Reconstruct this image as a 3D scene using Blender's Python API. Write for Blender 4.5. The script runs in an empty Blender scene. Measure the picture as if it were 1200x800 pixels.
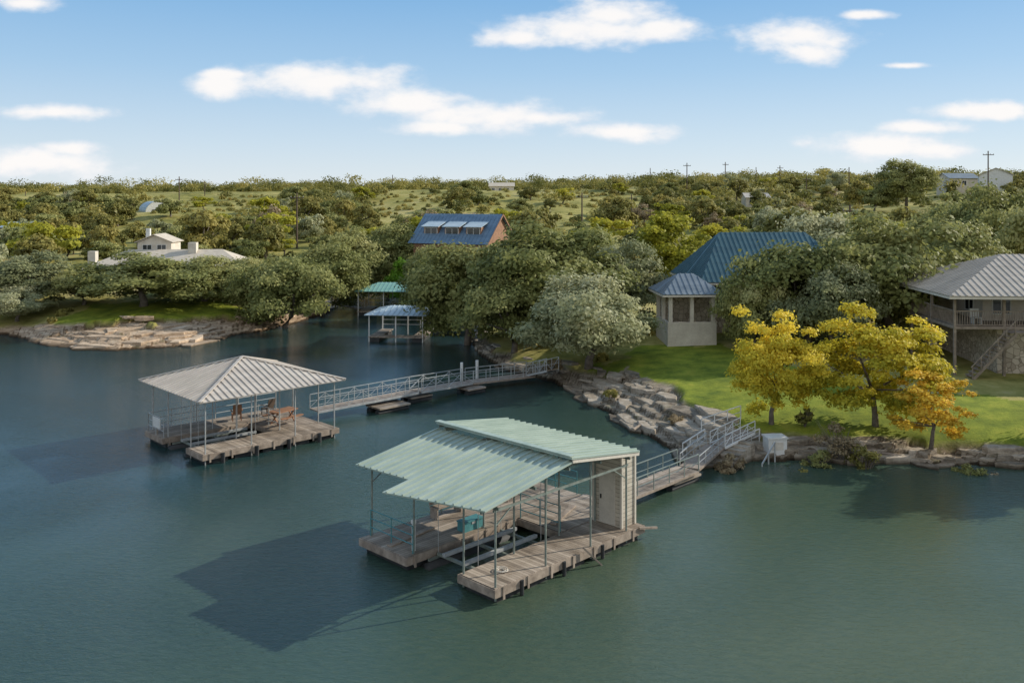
import bpy, math, random
import numpy as np
from mathutils import Vector, Matrix
R=math.radians
F=1050.0; HC=13.5; HY=235.0
C=bpy.context.scene.collection
rng=np.random.RandomState(7); random.seed(7)
def at(px,py,z=0.0):
    Y=F*(HC-z)/(py-HY); return ((px-600)*Y/F, Y)
def atY(px,Y): return (px-600)*Y/F
def zpy(py,Y): return HC-(py-HY)*Y/F
# ---------------------------------------------------------------- materials
def newmat(name):
    m=bpy.data.materials.new(name); m.use_nodes=True
    nt=m.node_tree; nt.nodes.clear(); return m,nt
def N(nt,t,**k):
    n=nt.nodes.new(t)
    for a,b in k.items(): setattr(n,a,b)
    return n
def out(nt,sh):
    o=N(nt,'ShaderNodeOutputMaterial'); nt.links.new(sh,o.inputs[0])
def ramp(nt,fac,cols):
    r=N(nt,'ShaderNodeValToRGB'); e=r.color_ramp.elements
    while len(e)<len(cols): e.new(.5)
    for i,(p,c) in enumerate(cols):
        e[i].position=p; e[i].color=(c[0],c[1],c[2],1)
    nt.links.new(fac,r.inputs[0]); return r.outputs[0]
def noise(nt,vec,scale,detail=5,rough=.6,dist=0):
    n=N(nt,'ShaderNodeTexNoise'); n.inputs['Scale'].default_value=scale; n.inputs['Detail'].default_value=detail
    n.inputs['Roughness'].default_value=rough; n.inputs['Distortion'].default_value=dist
    if vec: nt.links.new(vec,n.inputs['Vector'])
    return n.outputs['Fac']
def math_(nt,op,a,b=None,clamp=False):
    n=N(nt,'ShaderNodeMath',operation=op); n.use_clamp=clamp
    for i,x in enumerate((a,b)):
        if x is None: continue
        if isinstance(x,(int,float)): n.inputs[i].default_value=x
        else: nt.links.new(x,n.inputs[i])
    return n.outputs[0]
def mix(nt,fac,a,b,mode='MIX'):
    n=N(nt,'ShaderNodeMix',data_type='RGBA',blend_type=mode)
    for s,x in ((0,fac),(6,a),(7,b)):
        if isinstance(x,(int,float)): n.inputs[s].default_value=x
        elif isinstance(x,tuple): n.inputs[s].default_value=(x[0],x[1],x[2],1)
        else: nt.links.new(x,n.inputs[s])
    return n.outputs[2]
def princ(nt,col,rough=.6,metal=0,bump=None,bs=.3,bd=.05,spec=.5):
    p=N(nt,'ShaderNodeBsdfPrincipled'); p.inputs['Roughness'].default_value=rough; p.inputs['Metallic'].default_value=metal
    p.inputs['Specular IOR Level'].default_value=spec
    if isinstance(col,tuple): p.inputs['Base Color'].default_value=(*col,1)
    else: nt.links.new(col,p.inputs['Base Color'])
    if bump is not None:
        b=N(nt,'ShaderNodeBump'); b.inputs['Strength'].default_value=bs; b.inputs['Distance'].default_value=bd
        nt.links.new(bump,b.inputs['Height']); nt.links.new(b.outputs[0],p.inputs['Normal'])
    return p
def objco(nt): return N(nt,'ShaderNodeTexCoord').outputs['Object']
def simple(name,c1,c2,scale=3,rough=.6,metal=0,bs=.2,spec=.5):
    m,nt=newmat(name); co=objco(nt)
    f=noise(nt,co,scale); f2=noise(nt,co,scale*9,3)
    c=ramp(nt,f,[(.3,c1),(.7,c2)])
    c=mix(nt,.35,c,ramp(nt,f2,[(.3,(.55,.55,.55)),(.7,(1,1,1))]),'MULTIPLY')
    out(nt,princ(nt,c,rough,metal,f2,bs,.02,spec).outputs[0]); return m
def planks(name,cols,axis,w=.15,gap=.07,rough=.85):
    m,nt=newmat(name); co=objco(nt); s=N(nt,'ShaderNodeSeparateXYZ'); nt.links.new(co,s.inputs[0])
    x=math_(nt,'DIVIDE',s.outputs[axis],w); fl=math_(nt,'FLOOR',x); fr=math_(nt,'FRACT',x)
    wn=N(nt,'ShaderNodeTexWhiteNoise',noise_dimensions='1D'); nt.links.new(fl,wn.inputs['W'])
    n1=noise(nt,co,2.2,6); f=math_(nt,'ADD',math_(nt,'MULTIPLY',wn.outputs[0],.55),math_(nt,'MULTIPLY',n1,.45))
    c=ramp(nt,f,[(.15,cols[0]),(.5,cols[1]),(.85,cols[2])])
    g=math_(nt,'LESS_THAN',fr,gap)
    c=mix(nt,g,c,tuple(v*.15 for v in cols[0]))
    n2=noise(nt,co,25,3)
    st=ramp(nt,noise(nt,co,.9,5,.6),[(.38,(.6,.57,.53)),(.55,(1,1,1))]); c=mix(nt,.8,c,st,'MULTIPLY')
    out(nt,princ(nt,c,rough,0,n2,.3,.01,.3).outputs[0]); return m
def metalroof(name,c1,c2,rust=(.2,.12,.07),ra=.35,rough=.5,metal=.0):
    m,nt=newmat(name); co=objco(nt)
    mp=N(nt,'ShaderNodeMapping'); mp.inputs['Scale'].default_value=(.35,1.2,1); nt.links.new(co,mp.inputs[0])
    f=noise(nt,mp.outputs[0],1.4,7,.65); f2=noise(nt,co,6,6,.7)
    c=ramp(nt,f,[(.32,c1),(.68,c2)])
    r=ramp(nt,f2,[(.62,(0,0,0)),(.8,(ra,ra,ra))])
    c=mix(nt,r,c,rust)
    out(nt,princ(nt,c,rough,metal,f2,.12,.01,.4).outputs[0]); return m
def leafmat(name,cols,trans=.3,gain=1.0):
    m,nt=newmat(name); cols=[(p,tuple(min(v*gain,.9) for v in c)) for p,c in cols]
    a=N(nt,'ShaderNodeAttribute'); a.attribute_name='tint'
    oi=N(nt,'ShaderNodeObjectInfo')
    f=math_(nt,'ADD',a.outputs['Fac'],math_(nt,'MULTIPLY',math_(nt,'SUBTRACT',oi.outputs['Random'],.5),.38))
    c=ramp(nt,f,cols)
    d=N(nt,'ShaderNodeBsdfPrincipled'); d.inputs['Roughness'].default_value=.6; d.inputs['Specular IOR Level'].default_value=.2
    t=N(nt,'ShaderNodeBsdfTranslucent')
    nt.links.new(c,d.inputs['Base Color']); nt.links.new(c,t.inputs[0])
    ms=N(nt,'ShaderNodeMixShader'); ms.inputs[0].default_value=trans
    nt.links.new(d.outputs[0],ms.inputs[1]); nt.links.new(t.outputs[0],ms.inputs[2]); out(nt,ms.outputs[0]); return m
M={}
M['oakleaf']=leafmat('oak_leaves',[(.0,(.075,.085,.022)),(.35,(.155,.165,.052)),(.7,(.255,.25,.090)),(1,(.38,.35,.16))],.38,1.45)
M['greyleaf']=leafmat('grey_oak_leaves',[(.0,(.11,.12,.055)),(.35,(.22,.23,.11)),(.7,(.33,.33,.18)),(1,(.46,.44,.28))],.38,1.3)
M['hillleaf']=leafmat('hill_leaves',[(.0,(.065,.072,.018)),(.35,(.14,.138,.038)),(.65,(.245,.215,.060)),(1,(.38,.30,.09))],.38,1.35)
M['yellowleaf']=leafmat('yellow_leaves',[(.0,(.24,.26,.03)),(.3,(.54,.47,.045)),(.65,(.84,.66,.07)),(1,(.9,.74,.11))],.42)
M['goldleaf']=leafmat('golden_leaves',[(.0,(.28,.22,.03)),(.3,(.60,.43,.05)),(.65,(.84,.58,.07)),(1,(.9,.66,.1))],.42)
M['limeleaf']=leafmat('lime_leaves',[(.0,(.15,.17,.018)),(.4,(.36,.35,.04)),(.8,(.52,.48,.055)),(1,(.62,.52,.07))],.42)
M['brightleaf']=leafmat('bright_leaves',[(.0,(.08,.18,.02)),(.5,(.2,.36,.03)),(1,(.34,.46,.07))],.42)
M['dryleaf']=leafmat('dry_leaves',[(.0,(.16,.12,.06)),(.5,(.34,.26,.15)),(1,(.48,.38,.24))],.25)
M['bark']=simple('bark',(.1,.08,.062),(.24,.2,.16),4,.9)
M['deckx']=planks('deck_boards_across',[(.21,.17,.135),(.36,.295,.235),(.50,.42,.34)],0)
M['decky']=planks('deck_boards_along',[(.21,.17,.135),(.35,.29,.23),(.48,.40,.33)],1)
M['wood']=simple('weathered_wood',(.2,.155,.12),(.42,.34,.27),3,.9)
M['darkwood']=simple('dark_wood',(.07,.05,.035),(.16,.11,.075),3,.85)
M['brownwood']=simple('brown_wood',(.24,.12,.065),(.40,.21,.12),3,.8)
M['float']=simple('float_plastic',(.012,.014,.016),(.05,.05,.05),2,.7)
M['steel']=simple('galvanised_steel',(.36,.37,.36),(.56,.56,.54),4,.5,.2)
M['greensteel']=simple('green_grey_steel',(.17,.2,.18),(.30,.34,.30),4,.5,.2)
M['white']=simple('white_paint',(.66,.65,.61),(.82,.81,.77),2,.6)
M['bunk']=simple('worn_grey_carpet',(.3,.31,.31),(.46,.47,.46),3,.95)
M['cream']=simple('cream_stucco',(.56,.5,.42),(.74,.68,.58),1,.9)
M['teal']=simple('teal_paint',(.05,.20,.22),(.09,.28,.29),2,.5)
M['greenroof']=metalroof('green_metal_roof',(.285,.355,.30),(.41,.475,.405),(.34,.31,.22),.35,.55)
M['tealroof']=metalroof('teal_metal_roof',(.035,.085,.11),(.06,.135,.16),ra=.1,rough=.6)
M['bluegreyroof']=metalroof('blue_grey_roof',(.12,.155,.19),(.21,.25,.285),ra=.1,rough=.6)
M['slateblueroof']=metalroof('slate_blue_metal_roof',(.10,.165,.24),(.17,.25,.34),ra=.1,rough=.5)
M['blueroof']=metalroof('pale_blue_roof',(.32,.41,.46),(.48,.55,.59),ra=.1)
M['aquaroof']=metalroof('aqua_roof',(.15,.32,.27),(.25,.42,.36),ra=.1)
M['tanroof']=metalroof('tan_grey_metal_roof',(.41,.36,.31),(.58,.52,.45),(.28,.19,.13),.45,.65)
M['greyroof']=metalroof('warm_grey_metal_roof',(.34,.30,.25),(.50,.44,.37),(.25,.18,.12),.35,.65)
M['shingle']=simple('beige_shingle',(.5,.43,.34),(.66,.58,.47),2,.95)
M['closet']=planks('closet_siding',[(.47,.41,.33),(.55,.49,.40),(.63,.57,.47)],2,.16,.08,.7)
M['closetdoor']=simple('beige_door_paint',(.56,.50,.42),(.66,.60,.51),2,.7)
M['glass']=simple('dark_glass',(.015,.02,.025),(.04,.05,.06),1,.1,0,.02,.8)
M['dark']=simple('dark_interior',(.012,.011,.01),(.03,.028,.025),1,.9)
M['plum']=simple('dark_door',(.05,.04,.035),(.09,.07,.06),1,.7)
def stonemat(name,cols,sc):
    m,nt=newmat(name); co=objco(nt)
    v=N(nt,'ShaderNodeTexVoronoi'); v.inputs['Scale'].default_value=sc; nt.links.new(co,v.inputs[0])
    s=N(nt,'ShaderNodeSeparateColor'); nt.links.new(v.outputs['Color'],s.inputs[0])
    v2=N(nt,'ShaderNodeTexVoronoi',feature='DISTANCE_TO_EDGE'); v2.inputs['Scale'].default_value=sc; nt.links.new(co,v2.inputs[0])
    c=ramp(nt,s.outputs[0],[(0,cols[0]),(.5,cols[1]),(1,cols[2])])
    e=ramp(nt,v2.outputs['Distance'],[(.02,(.5,.48,.45)),(.08,(1,1,1))])
    c=mix(nt,1.0,c,e,'MULTIPLY')
    out(nt,princ(nt,c,.9,0,v2.outputs['Distance'],.4,.05).outputs[0]); return m
M['stone']=stonemat('rubble_stone',[(.40,.33,.25),(.54,.46,.36),(.66,.58,.47)],2.6)
def rockmat(name,c1,c2,c3):
    m,nt=newmat(name); g=N(nt,'ShaderNodeNewGeometry'); co=g.outputs['Position']
    mp=N(nt,'ShaderNodeMapping'); mp.inputs['Scale'].default_value=(1,1,6); nt.links.new(co,mp.inputs[0])
    f=noise(nt,mp.outputs[0],.9,8,.7); f2=noise(nt,co,5,6,.7)
    oi=N(nt,'ShaderNodeObjectInfo')
    ff=math_(nt,'ADD',f,math_(nt,'MULTIPLY',math_(nt,'SUBTRACT',oi.outputs['Random'],.5),.2))
    c=ramp(nt,ff,[(.32,c1),(.5,c2),(.66,c3)])
    s=N(nt,'ShaderNodeSeparateXYZ'); nt.links.new(co,s.inputs[0])
    wet=ramp(nt,s.outputs[2],[(.05,(.3,.28,.25)),(.22,(1,1,1))])
    c=mix(nt,1.0,c,wet,'MULTIPLY')
    c=mix(nt,.6,c,ramp(nt,f2,[(.35,(.5,.5,.5)),(.6,(1,1,1))]),'MULTIPLY')
    out(nt,princ(nt,c,.9,0,f2,.6,.08,.3).outputs[0]); return m
M['rockgrey']=rockmat('grey_limestone',(.16,.13,.095),(.35,.29,.22),(.50,.43,.345))
M['rocktan']=rockmat('tan_limestone',(.32,.22,.14),(.54,.40,.275),(.70,.55,.40))
# ---------------------------------------------------------------- mesh builder
class MB:
    def __init__(s): s.v=[]; s.f=[]
    def add(s,vs,fs):
        o=len(s.v); s.v+= [tuple(v) for v in vs]; s.f+=[tuple(i+o for i in f) for f in fs]
    def box(s,x0,y0,z0,x1,y1,z1):
        s.add([(x0,y0,z0),(x1,y0,z0),(x1,y1,z0),(x0,y1,z0),(x0,y0,z1),(x1,y0,z1),(x1,y1,z1),(x0,y1,z1)],
              [(0,3,2,1),(4,5,6,7),(0,1,5,4),(1,2,6,5),(2,3,7,6),(3,0,4,7)]); return s
    def bar(s,p,q,w=.06,h=None,up=(0,0,1)):
        h=h or w; p=Vector(p);q=Vector(q); d=(q-p).normalized(); u=Vector(up)
        if abs(d.dot(u))>.98: u=Vector((1,0,0))
        a=d.cross(u).normalized()*w/2; b=a.cross(d).normalized()*h/2
        vs=[p-a-b,p+a-b,p+a+b,p-a+b,q-a-b,q+a-b,q+a+b,q-a+b]
        s.add(vs,[(0,3,2,1),(4,5,6,7),(0,1,5,4),(1,2,6,5),(2,3,7,6),(3,0,4,7)]); return s
    def tube(s,pts,rad,n=8):
        pts=[Vector(p) for p in pts]; vs=[]; 
        for i,p in enumerate(pts):
            d=(pts[min(i+1,len(pts)-1)]-pts[max(i-1,0)]).normalized()
            u=Vector((0,0,1)) if abs(d.z)<.9 else Vector((1,0,0))
            a=d.cross(u).normalized(); b=d.cross(a)
            r=rad[i] if isinstance(rad,(list,tuple)) else rad
            for k in range(n):
                t=2*math.pi*k/n; vs.append(p+a*math.cos(t)*r+b*math.sin(t)*r)
        fs=[]
        for i in range(len(pts)-1):
            for k in range(n):
                fs.append((i*n+k,i*n+(k+1)%n,(i+1)*n+(k+1)%n,(i+1)*n+k))
        fs.append(tuple(range(n))[::-1]); fs.append(tuple((len(pts)-1)*n+k for k in range(n)))
        s.add(vs,fs); return s
    def prism(s,pts,off):
        n=len(pts); off=Vector(off); vs=[Vector(p) for p in pts]; vs+=[v+off for v in vs]
        s.add(vs,[tuple(range(n)),tuple(range(2*n-1,n-1,-1))]+[(i,i+n,(i+1)%n+n,(i+1)%n) for i in range(n)]); return s
    def roof(s,pts,th=.06,sp=.45,rh=.045,rw=.07):
        P=[Vector(p) for p in pts]; e=(P[1]-P[0]).normalized(); n=e.cross(P[-1]-P[0]).normalized()
        if n.z<0: n=-n
        sl=n.cross(e).normalized()
        s.prism(P,-n*th)
        if sp<=0: return s
        q=[((p-P[0]).dot(e),(p-P[0]).dot(sl)) for p in P]
        x0=min(a for a,b in q); x1=max(a for a,b in q); k=max(1,int(round((x1-x0)/sp)))
        for i in range(k):
            x=x0+(i+.5)*(x1-x0)/k; ys=[]
            for j in range(len(q)):
                a,b=q[j],q[(j+1)%len(q)]
                if (a[0]-x)*(b[0]-x)<0: ys.append(a[1]+(b[1]-a[1])*(x-a[0])/(b[0]-a[0]))
            if len(ys)>=2 and max(ys)-min(ys)>.1:
                A=P[0]+e*x+sl*min(ys)+n*(rh/2); B=P[0]+e*x+sl*max(ys)+n*(rh/2)
                s.bar(A,B,rw,rh,n)
        return s
    def build(s,name,mat,parent=None,smooth=False):
        me=bpy.data.meshes.new(name); me.from_pydata(s.v,[],s.f); me.materials.append(mat)
        if smooth: me.polygons.foreach_set('use_smooth',[True]*len(me.polygons))
        o=bpy.data.objects.new(name,me); C.objects.link(o)
        if parent: o.parent=parent
        return o
def tag(o,label=None,cat=None,group=None,kind=None):
    if label:o['label']=label
    if cat:o['category']=cat
    if group:o['group']=group
    if kind:o['kind']=kind
    return o
def thing(name,loc,rz,label,cat,group=None):
    o=bpy.data.objects.new(name,None); C.objects.link(o); o.location=loc; o.rotation_euler=(0,0,rz); o.empty_display_size=.3
    return tag(o,label,cat,group)
def copy_tree(o,parent=None):
    c=o.copy(); C.objects.link(c); c.parent=parent
    for ch in list(o.children):
        copy_tree(ch,c)
    return c
# ---------------------------------------------------------------- terrain
SH=[(1900,590,1.5),(1550,566,1.5),(1400,556,1.5),(1200,549,1.6),(1130,545,1.6),(1090,548,1.5),(1060,541,1.8),(1000,544,2),(960,539,2),(900,541,2.5),(870,538,3),(845,543,3),(825,548,3),(800,538,3.6),(775,520,4.4),(735,500,4.8),(700,478,4.2),(672,458,3),(650,448,2.5),(615,440,2),(585,432,1.5),(565,418,1.5),(553,404,1.5),(556,393,1.5),(548,382,1.2),(520,368,1),(480,352,1),(440,344,1),(412,345,1),(398,354,1.2),(385,366,1.8),(350,378,2.5),(318,386,4),(270,394,6),(235,403,8),(190,408,10),(140,411,10),(95,410,9),(55,406,7),(32,398,4),(10,392,1.5),(-60,392,1),(-300,395,1),(-900,400,1)]
SP=np.array([at(a,b,0) for a,b,c in SH]); SW=np.array([c for a,b,c in SH])
_p=[];_w=[]
for i in range(len(SP)-1):
    L=np.linalg.norm(SP[i+1]-SP[i]); k=max(1,min(8,int(L/1.6)))
    for j in range(k):
        t=j/k; q=SP[i]*(1-t)+SP[i+1]*t
        if j>0: q=q+rng.uniform(-.45,.45,2)
        _p.append(q);_w.append(SW[i]*(1-t)+SW[i+1]*t)
_p.append(SP[-1]);_w.append(SW[-1]); SP=np.array(_p);SW=np.array(_w)
POLY=np.vstack([SP,[(-900,90)],[(-900,4000)],[(4000,4000)],[(4000,40)]])
def inpoly(x,y,P):
    r=np.zeros(x.shape,bool); n=len(P)
    for i in range(n):
        x0,y0=P[i];x1,y1=P[(i+1)%n]
        if y0==y1: continue
        c=((y0>y)!=(y1>y))&(x<(x1-x0)*(y-y0)/(y1-y0)+x0); r^=c
    return r
def sdist(x,y):
    best=np.full(x.shape,1e9); w=np.ones(x.shape)
    for i in range(len(SP)-1):
        a=SP[i];d=SP[i+1]-a; t=np.clip(((x-a[0])*d[0]+(y-a[1])*d[1])/(d@d),0,1)
        dd=(x-a[0]-t*d[0])**2+(y-a[1]-t*d[1])**2; m=dd<best
        best=np.where(m,dd,best); w=np.where(m,SW[i]*(1-t)+SW[i+1]*t,w)
    s=np.sqrt(best); return np.where(inpoly(x,y,POLY),s,-s),w
def vn(x,y,seed=0):
    xi=np.floor(x).astype(np.int64);yi=np.floor(y).astype(np.int64);fx=x-xi;fy=y-yi
    def h(a,b):
        k=(a*374761393+b*668265263+seed*974711)&0x7fffffff; k=((k^(k>>13))*1274126177)&0x7fffffff
        return ((k^(k>>16))&0xffff)/65535.
    fx=fx*fx*(3-2*fx);fy=fy*fy*(3-2*fy)
    return (h(xi,yi)*(1-fx)+h(xi+1,yi)*fx)*(1-fy)+(h(xi,yi+1)*(1-fx)+h(xi+1,yi+1)*fx)*fy
def fbm(x,y,seed=0,o=4):
    r=0;a=.5
    for i in range(o): r=r+a*vn(x*2**i,y*2**i,seed+i); a/=2
    return r
def height(x,y,full=False):
    x=np.asarray(x,float);y=np.asarray(y,float)
    sd,w=sdist(x,y); u=x/np.maximum(y,30)
    base=.25+1.25*(1-np.exp(-np.maximum(sd,0)/3.5))+.02*np.clip(sd,0,30)
    yw=y+(fbm(x/50,y/400,31)-.5)*60*np.clip((y-130)/80,0,1)
    hill=np.interp(yw,[0,72,100,131,180,220,285,330,460,700,1200,3000],[0,0,.9,2.6,5.4,9.0,14.6,15.4,16.5,16.5,12,4])*(1+.30*np.clip(u,-.6,.6))
    land=base+hill*np.clip((sd-3)/12,0,1)+np.clip((y-110)/100,0,1)*(fbm(x/45,y/45,3)-.5)*5
    rock=np.clip((w*(.7+.6*vn(x/2.5,y/2.5,9))-sd)/.4,0,1)
    q=base*np.where(w>5,.75,1.)+(fbm(x/3.2,y/3.2,5)-.5)*.8
    st=np.floor(q/.23)*.23+np.clip((q/.23-np.floor(q/.23)-.9)/.1,0,1)*.23+(vn(x*3,y*3,4)-.5)*.015
    st=np.maximum(st,.08)
    land=land*(1-rock)+(st)*rock
    z=np.where(sd>0,land,-.25+np.maximum(sd,-8)*.35)
    return (z,sd,rock,w) if full else z
def gz(x,y): return float(height(np.array([x]),np.array([y]))[0])
us=np.concatenate([np.linspace(-1.2,-.62,60,endpoint=False),np.linspace(-.62,.62,480,endpoint=False),np.linspace(.62,1.25,60)]); ys=np.exp(np.linspace(math.log(36),math.log(2800),720))
U,Yg=np.meshgrid(us,ys); X=U*Yg
Z,SD,ROCK,W_=height(X.ravel(),Yg.ravel(),True)
xx=X.ravel();yy=Yg.ravel()
def pp(L,z=2): return np.array([at(a,b,z) for a,b in L])
lawnP=[pp([(690,440),(735,408),(780,402),(850,405),(960,440),(1030,460),(1210,462),(1500,470),(1500,530),(1200,522),(1120,518),(1060,510),(1000,500),(960,500),(900,490),(850,485),(800,480),(760,462)],1.8),
       pp([(60,376),(110,366),(250,362),(300,363),(300,374),(240,381),(150,383),(70,386)],1.2),
       pp([(665,432),(710,420),(735,440),(690,448)],1.5)]
lawn=np.zeros(xx.shape)
jx=xx+(vn(xx/1.5,yy/1.5,20)-.5)*1.6; jy=yy+(vn(xx/1.5,yy/1.5,21)-.5)*2.4
for P in lawnP: lawn=np.maximum(lawn,inpoly(jx,jy,P).astype(float))
lawn*= (1-ROCK)
pathP=pp([(712,427),(735,424),(765,445),(800,468),(775,472),(745,450)],1.7)
path=inpoly(jx,jy,pathP).astype(float)
left=(xx<-8).astype(float)
nr,nc=U.shape
idx=np.arange(nr*nc).reshape(nr,nc)
q=np.stack([idx[:-1,:-1],idx[:-1,1:],idx[1:,1:],idx[1:,:-1]],-1).reshape(-1,4)
def npmesh(name,V,Q,mat,attr=None):
    me=bpy.data.meshes.new(name); k=Q.shape[1]
    me.vertices.add(len(V)); me.vertices.foreach_set('co',np.asarray(V,np.float32).ravel())
    me.loops.add(Q.size); me.loops.foreach_set('vertex_index',Q.astype(np.int32).ravel())
    me.polygons.add(len(Q)); me.polygons.foreach_set('loop_start',np.arange(0,Q.size,k,dtype=np.int32)); 
    try: me.polygons.foreach_set('loop_total',np.full(len(Q),k,np.int32))
    except Exception: pass
    if attr is not None:
        a=me.attributes.new('tint','FLOAT','FACE'); a.data.foreach_set('value',attr.astype(np.float32))
    me.update(calc_edges=True); me.materials.append(mat); return me
m,nt=newmat('terrain'); g=N(nt,'ShaderNodeNewGeometry'); co=g.outputs['Position']
a=N(nt,'ShaderNodeAttribute'); a.attribute_name='mask'; sc=N(nt,'ShaderNodeSeparateColor'); nt.links.new(a.outputs['Color'],sc.inputs[0])
n1=noise(nt,co,.06,8,.65); n2=noise(nt,co,.6,6,.7); n3=noise(nt,co,7,4,.7)
wild=ramp(nt,math_(nt,'ADD',math_(nt,'MULTIPLY',n1,.55),math_(nt,'MULTIPLY',n2,.45)),[(.36,(.11,.115,.028)),(.46,(.235,.22,.055)),(.54,(.37,.32,.10)),(.64,(.48,.39,.2))])
lw=ramp(nt,n2,[(.3,(.10,.15,.015)),(.55,(.27,.31,.03)),(.75,(.42,.39,.055))])
lw=mix(nt,.5,lw,ramp(nt,n3,[(.3,(.5,.5,.5)),(.7,(1,1,1))]),'MULTIPLY')
lw=mix(nt,.5,lw,ramp(nt,noise(nt,co,.25,6,.65),[(.4,(.6,.62,.5)),(.58,(1,1,1))]),'MULTIPLY')
mp=N(nt,'ShaderNodeMapping'); mp.inputs['Scale'].default_value=(1,1,7); nt.links.new(co,mp.inputs[0])
rf=noise(nt,mp.outputs[0],.8,9,.72)
rg=ramp(nt,rf,[(.34,(.13,.10,.07)),(.5,(.33,.27,.20)),(.66,(.50,.43,.34))])
rt=ramp(nt,rf,[(.34,(.28,.19,.12)),(.5,(.53,.385,.26)),(.66,(.68,.53,.38))])
vo=N(nt,'ShaderNodeTexVoronoi',feature='DISTANCE_TO_EDGE'); vo.inputs['Scale'].default_value=1.5; vo.inputs['Randomness'].default_value=1
wv=N(nt,'ShaderNodeVectorMath',operation='ADD'); nz=N(nt,'ShaderNodeTexNoise'); nz.inputs['Scale'].default_value=1.5; nt.links.new(co,nz.inputs['Vector']); nt.links.new(co,wv.inputs[0]); nt.links.new(nz.outputs['Color'],wv.inputs[1])
mr=N(nt,'ShaderNodeMapping'); mr.inputs['Rotation'].default_value=(0,0,R(52)); mr.inputs['Scale'].default_value=(.25,1.0,.2); nt.links.new(wv.outputs[0],mr.inputs[0]); nt.links.new(mr.outputs[0],vo.inputs['Vector'])
crack=ramp(nt,vo.outputs['Distance'],[(.0,(.3,.26,.21)),(.06,(1,1,1))])
rk=mix(nt,sc.outputs[2],rg,rt); rk=mix(nt,.75,rk,crack,'MULTIPLY'); rk=mix(nt,.5,rk,ramp(nt,n3,[(.35,(.5,.5,.5)),(.6,(1,1,1))]),'MULTIPLY')
gp=ramp(nt,noise(nt,co,.9,6,.7),[(.56,(0,0,0)),(.66,(1,1,1))]); rk=mix(nt,math_(nt,'MULTIPLY',gp,.65),rk,(.13,.125,.05))
# steep risers of the ledges are coloured darker
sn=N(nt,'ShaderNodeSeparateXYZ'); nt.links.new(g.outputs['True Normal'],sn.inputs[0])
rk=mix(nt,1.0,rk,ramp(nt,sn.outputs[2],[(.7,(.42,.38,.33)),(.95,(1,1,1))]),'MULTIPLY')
s=N(nt,'ShaderNodeSeparateXYZ'); nt.links.new(co,s.inputs[0])
rk=mix(nt,1.0,rk,ramp(nt,s.outputs[2],[(.08,(.3,.28,.25)),(.25,(1,1,1))]),'MULTIPLY')
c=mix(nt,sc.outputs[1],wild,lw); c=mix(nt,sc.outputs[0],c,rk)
bh=math_(nt,'ADD',math_(nt,'MULTIPLY',n3,.4),math_(nt,'MULTIPLY',n2,.6))
out(nt,princ(nt,c,.95,0,bh,.6,.12,.2).outputs[0]); M['terrain']=m
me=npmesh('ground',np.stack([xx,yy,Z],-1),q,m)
at_=me.attributes.new('mask','FLOAT_COLOR','POINT')
at_.data.foreach_set('color',np.stack([np.maximum(ROCK,path),lawn,left,np.ones_like(lawn)],-1).astype(np.float32).ravel())
go=bpy.data.objects.new('ground',me); C.objects.link(go); tag(go,'grassy limestone shore and low hills beyond the water','ground',kind='structure')
# water
m,nt=newmat('lake_water'); g=N(nt,'ShaderNodeNewGeometry'); co=g.outputs['Position']
mp=N(nt,'ShaderNodeMapping'); mp.inputs['Rotation'].default_value=(0,0,R(25)); mp.inputs['Scale'].default_value=(1,2.6,1); nt.links.new(co,mp.inputs[0])
w1=noise(nt,mp.outputs[0],2.2,4,.6,.4); w2=noise(nt,mp.outputs[0],7,3,.6,.3); w0=noise(nt,co,.045,4,.55,.6)
h=math_(nt,'ADD',math_(nt,'MULTIPLY',w1,.65),math_(nt,'MULTIPLY',w2,.35))
amp=ramp(nt,w0,[(.38,(.3,.3,.3)),(.62,(1,1,1))])
h=math_(nt,'MULTIPLY',h,amp)
spx=N(nt,'ShaderNodeSeparateXYZ'); nt.links.new(co,spx.inputs[0])
sh_=math_(nt,'ADD',math_(nt,'MULTIPLY',spx.outputs[0],.010),math_(nt,'MULTIPLY',spx.outputs[1],-.009))
rip=math_(nt,'MULTIPLY',math_(nt,'SUBTRACT',w1,.5),.35)
col=ramp(nt,math_(nt,'ADD',rip,math_(nt,'ADD',math_(nt,'ADD',noise(nt,co,.035,3,.5,.5),sh_),.27)),[(.15,(.018,.044,.044)),(.45,(.046,.080,.058)),(.8,(.098,.122,.070))])
p=princ(nt,col,.05,0,h,.8,.08,.5); p.inputs['IOR'].default_value=1.33
out(nt,p.outputs[0])
wb=MB(); wb.add([(-3000,-60,0),(3000,-60,0),(3000,2500,0),(-3000,2500,0)],[(0,1,2,3)])
tag(wb.build('water',m),'dark green rippled lake water','water',kind='structure')
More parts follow.
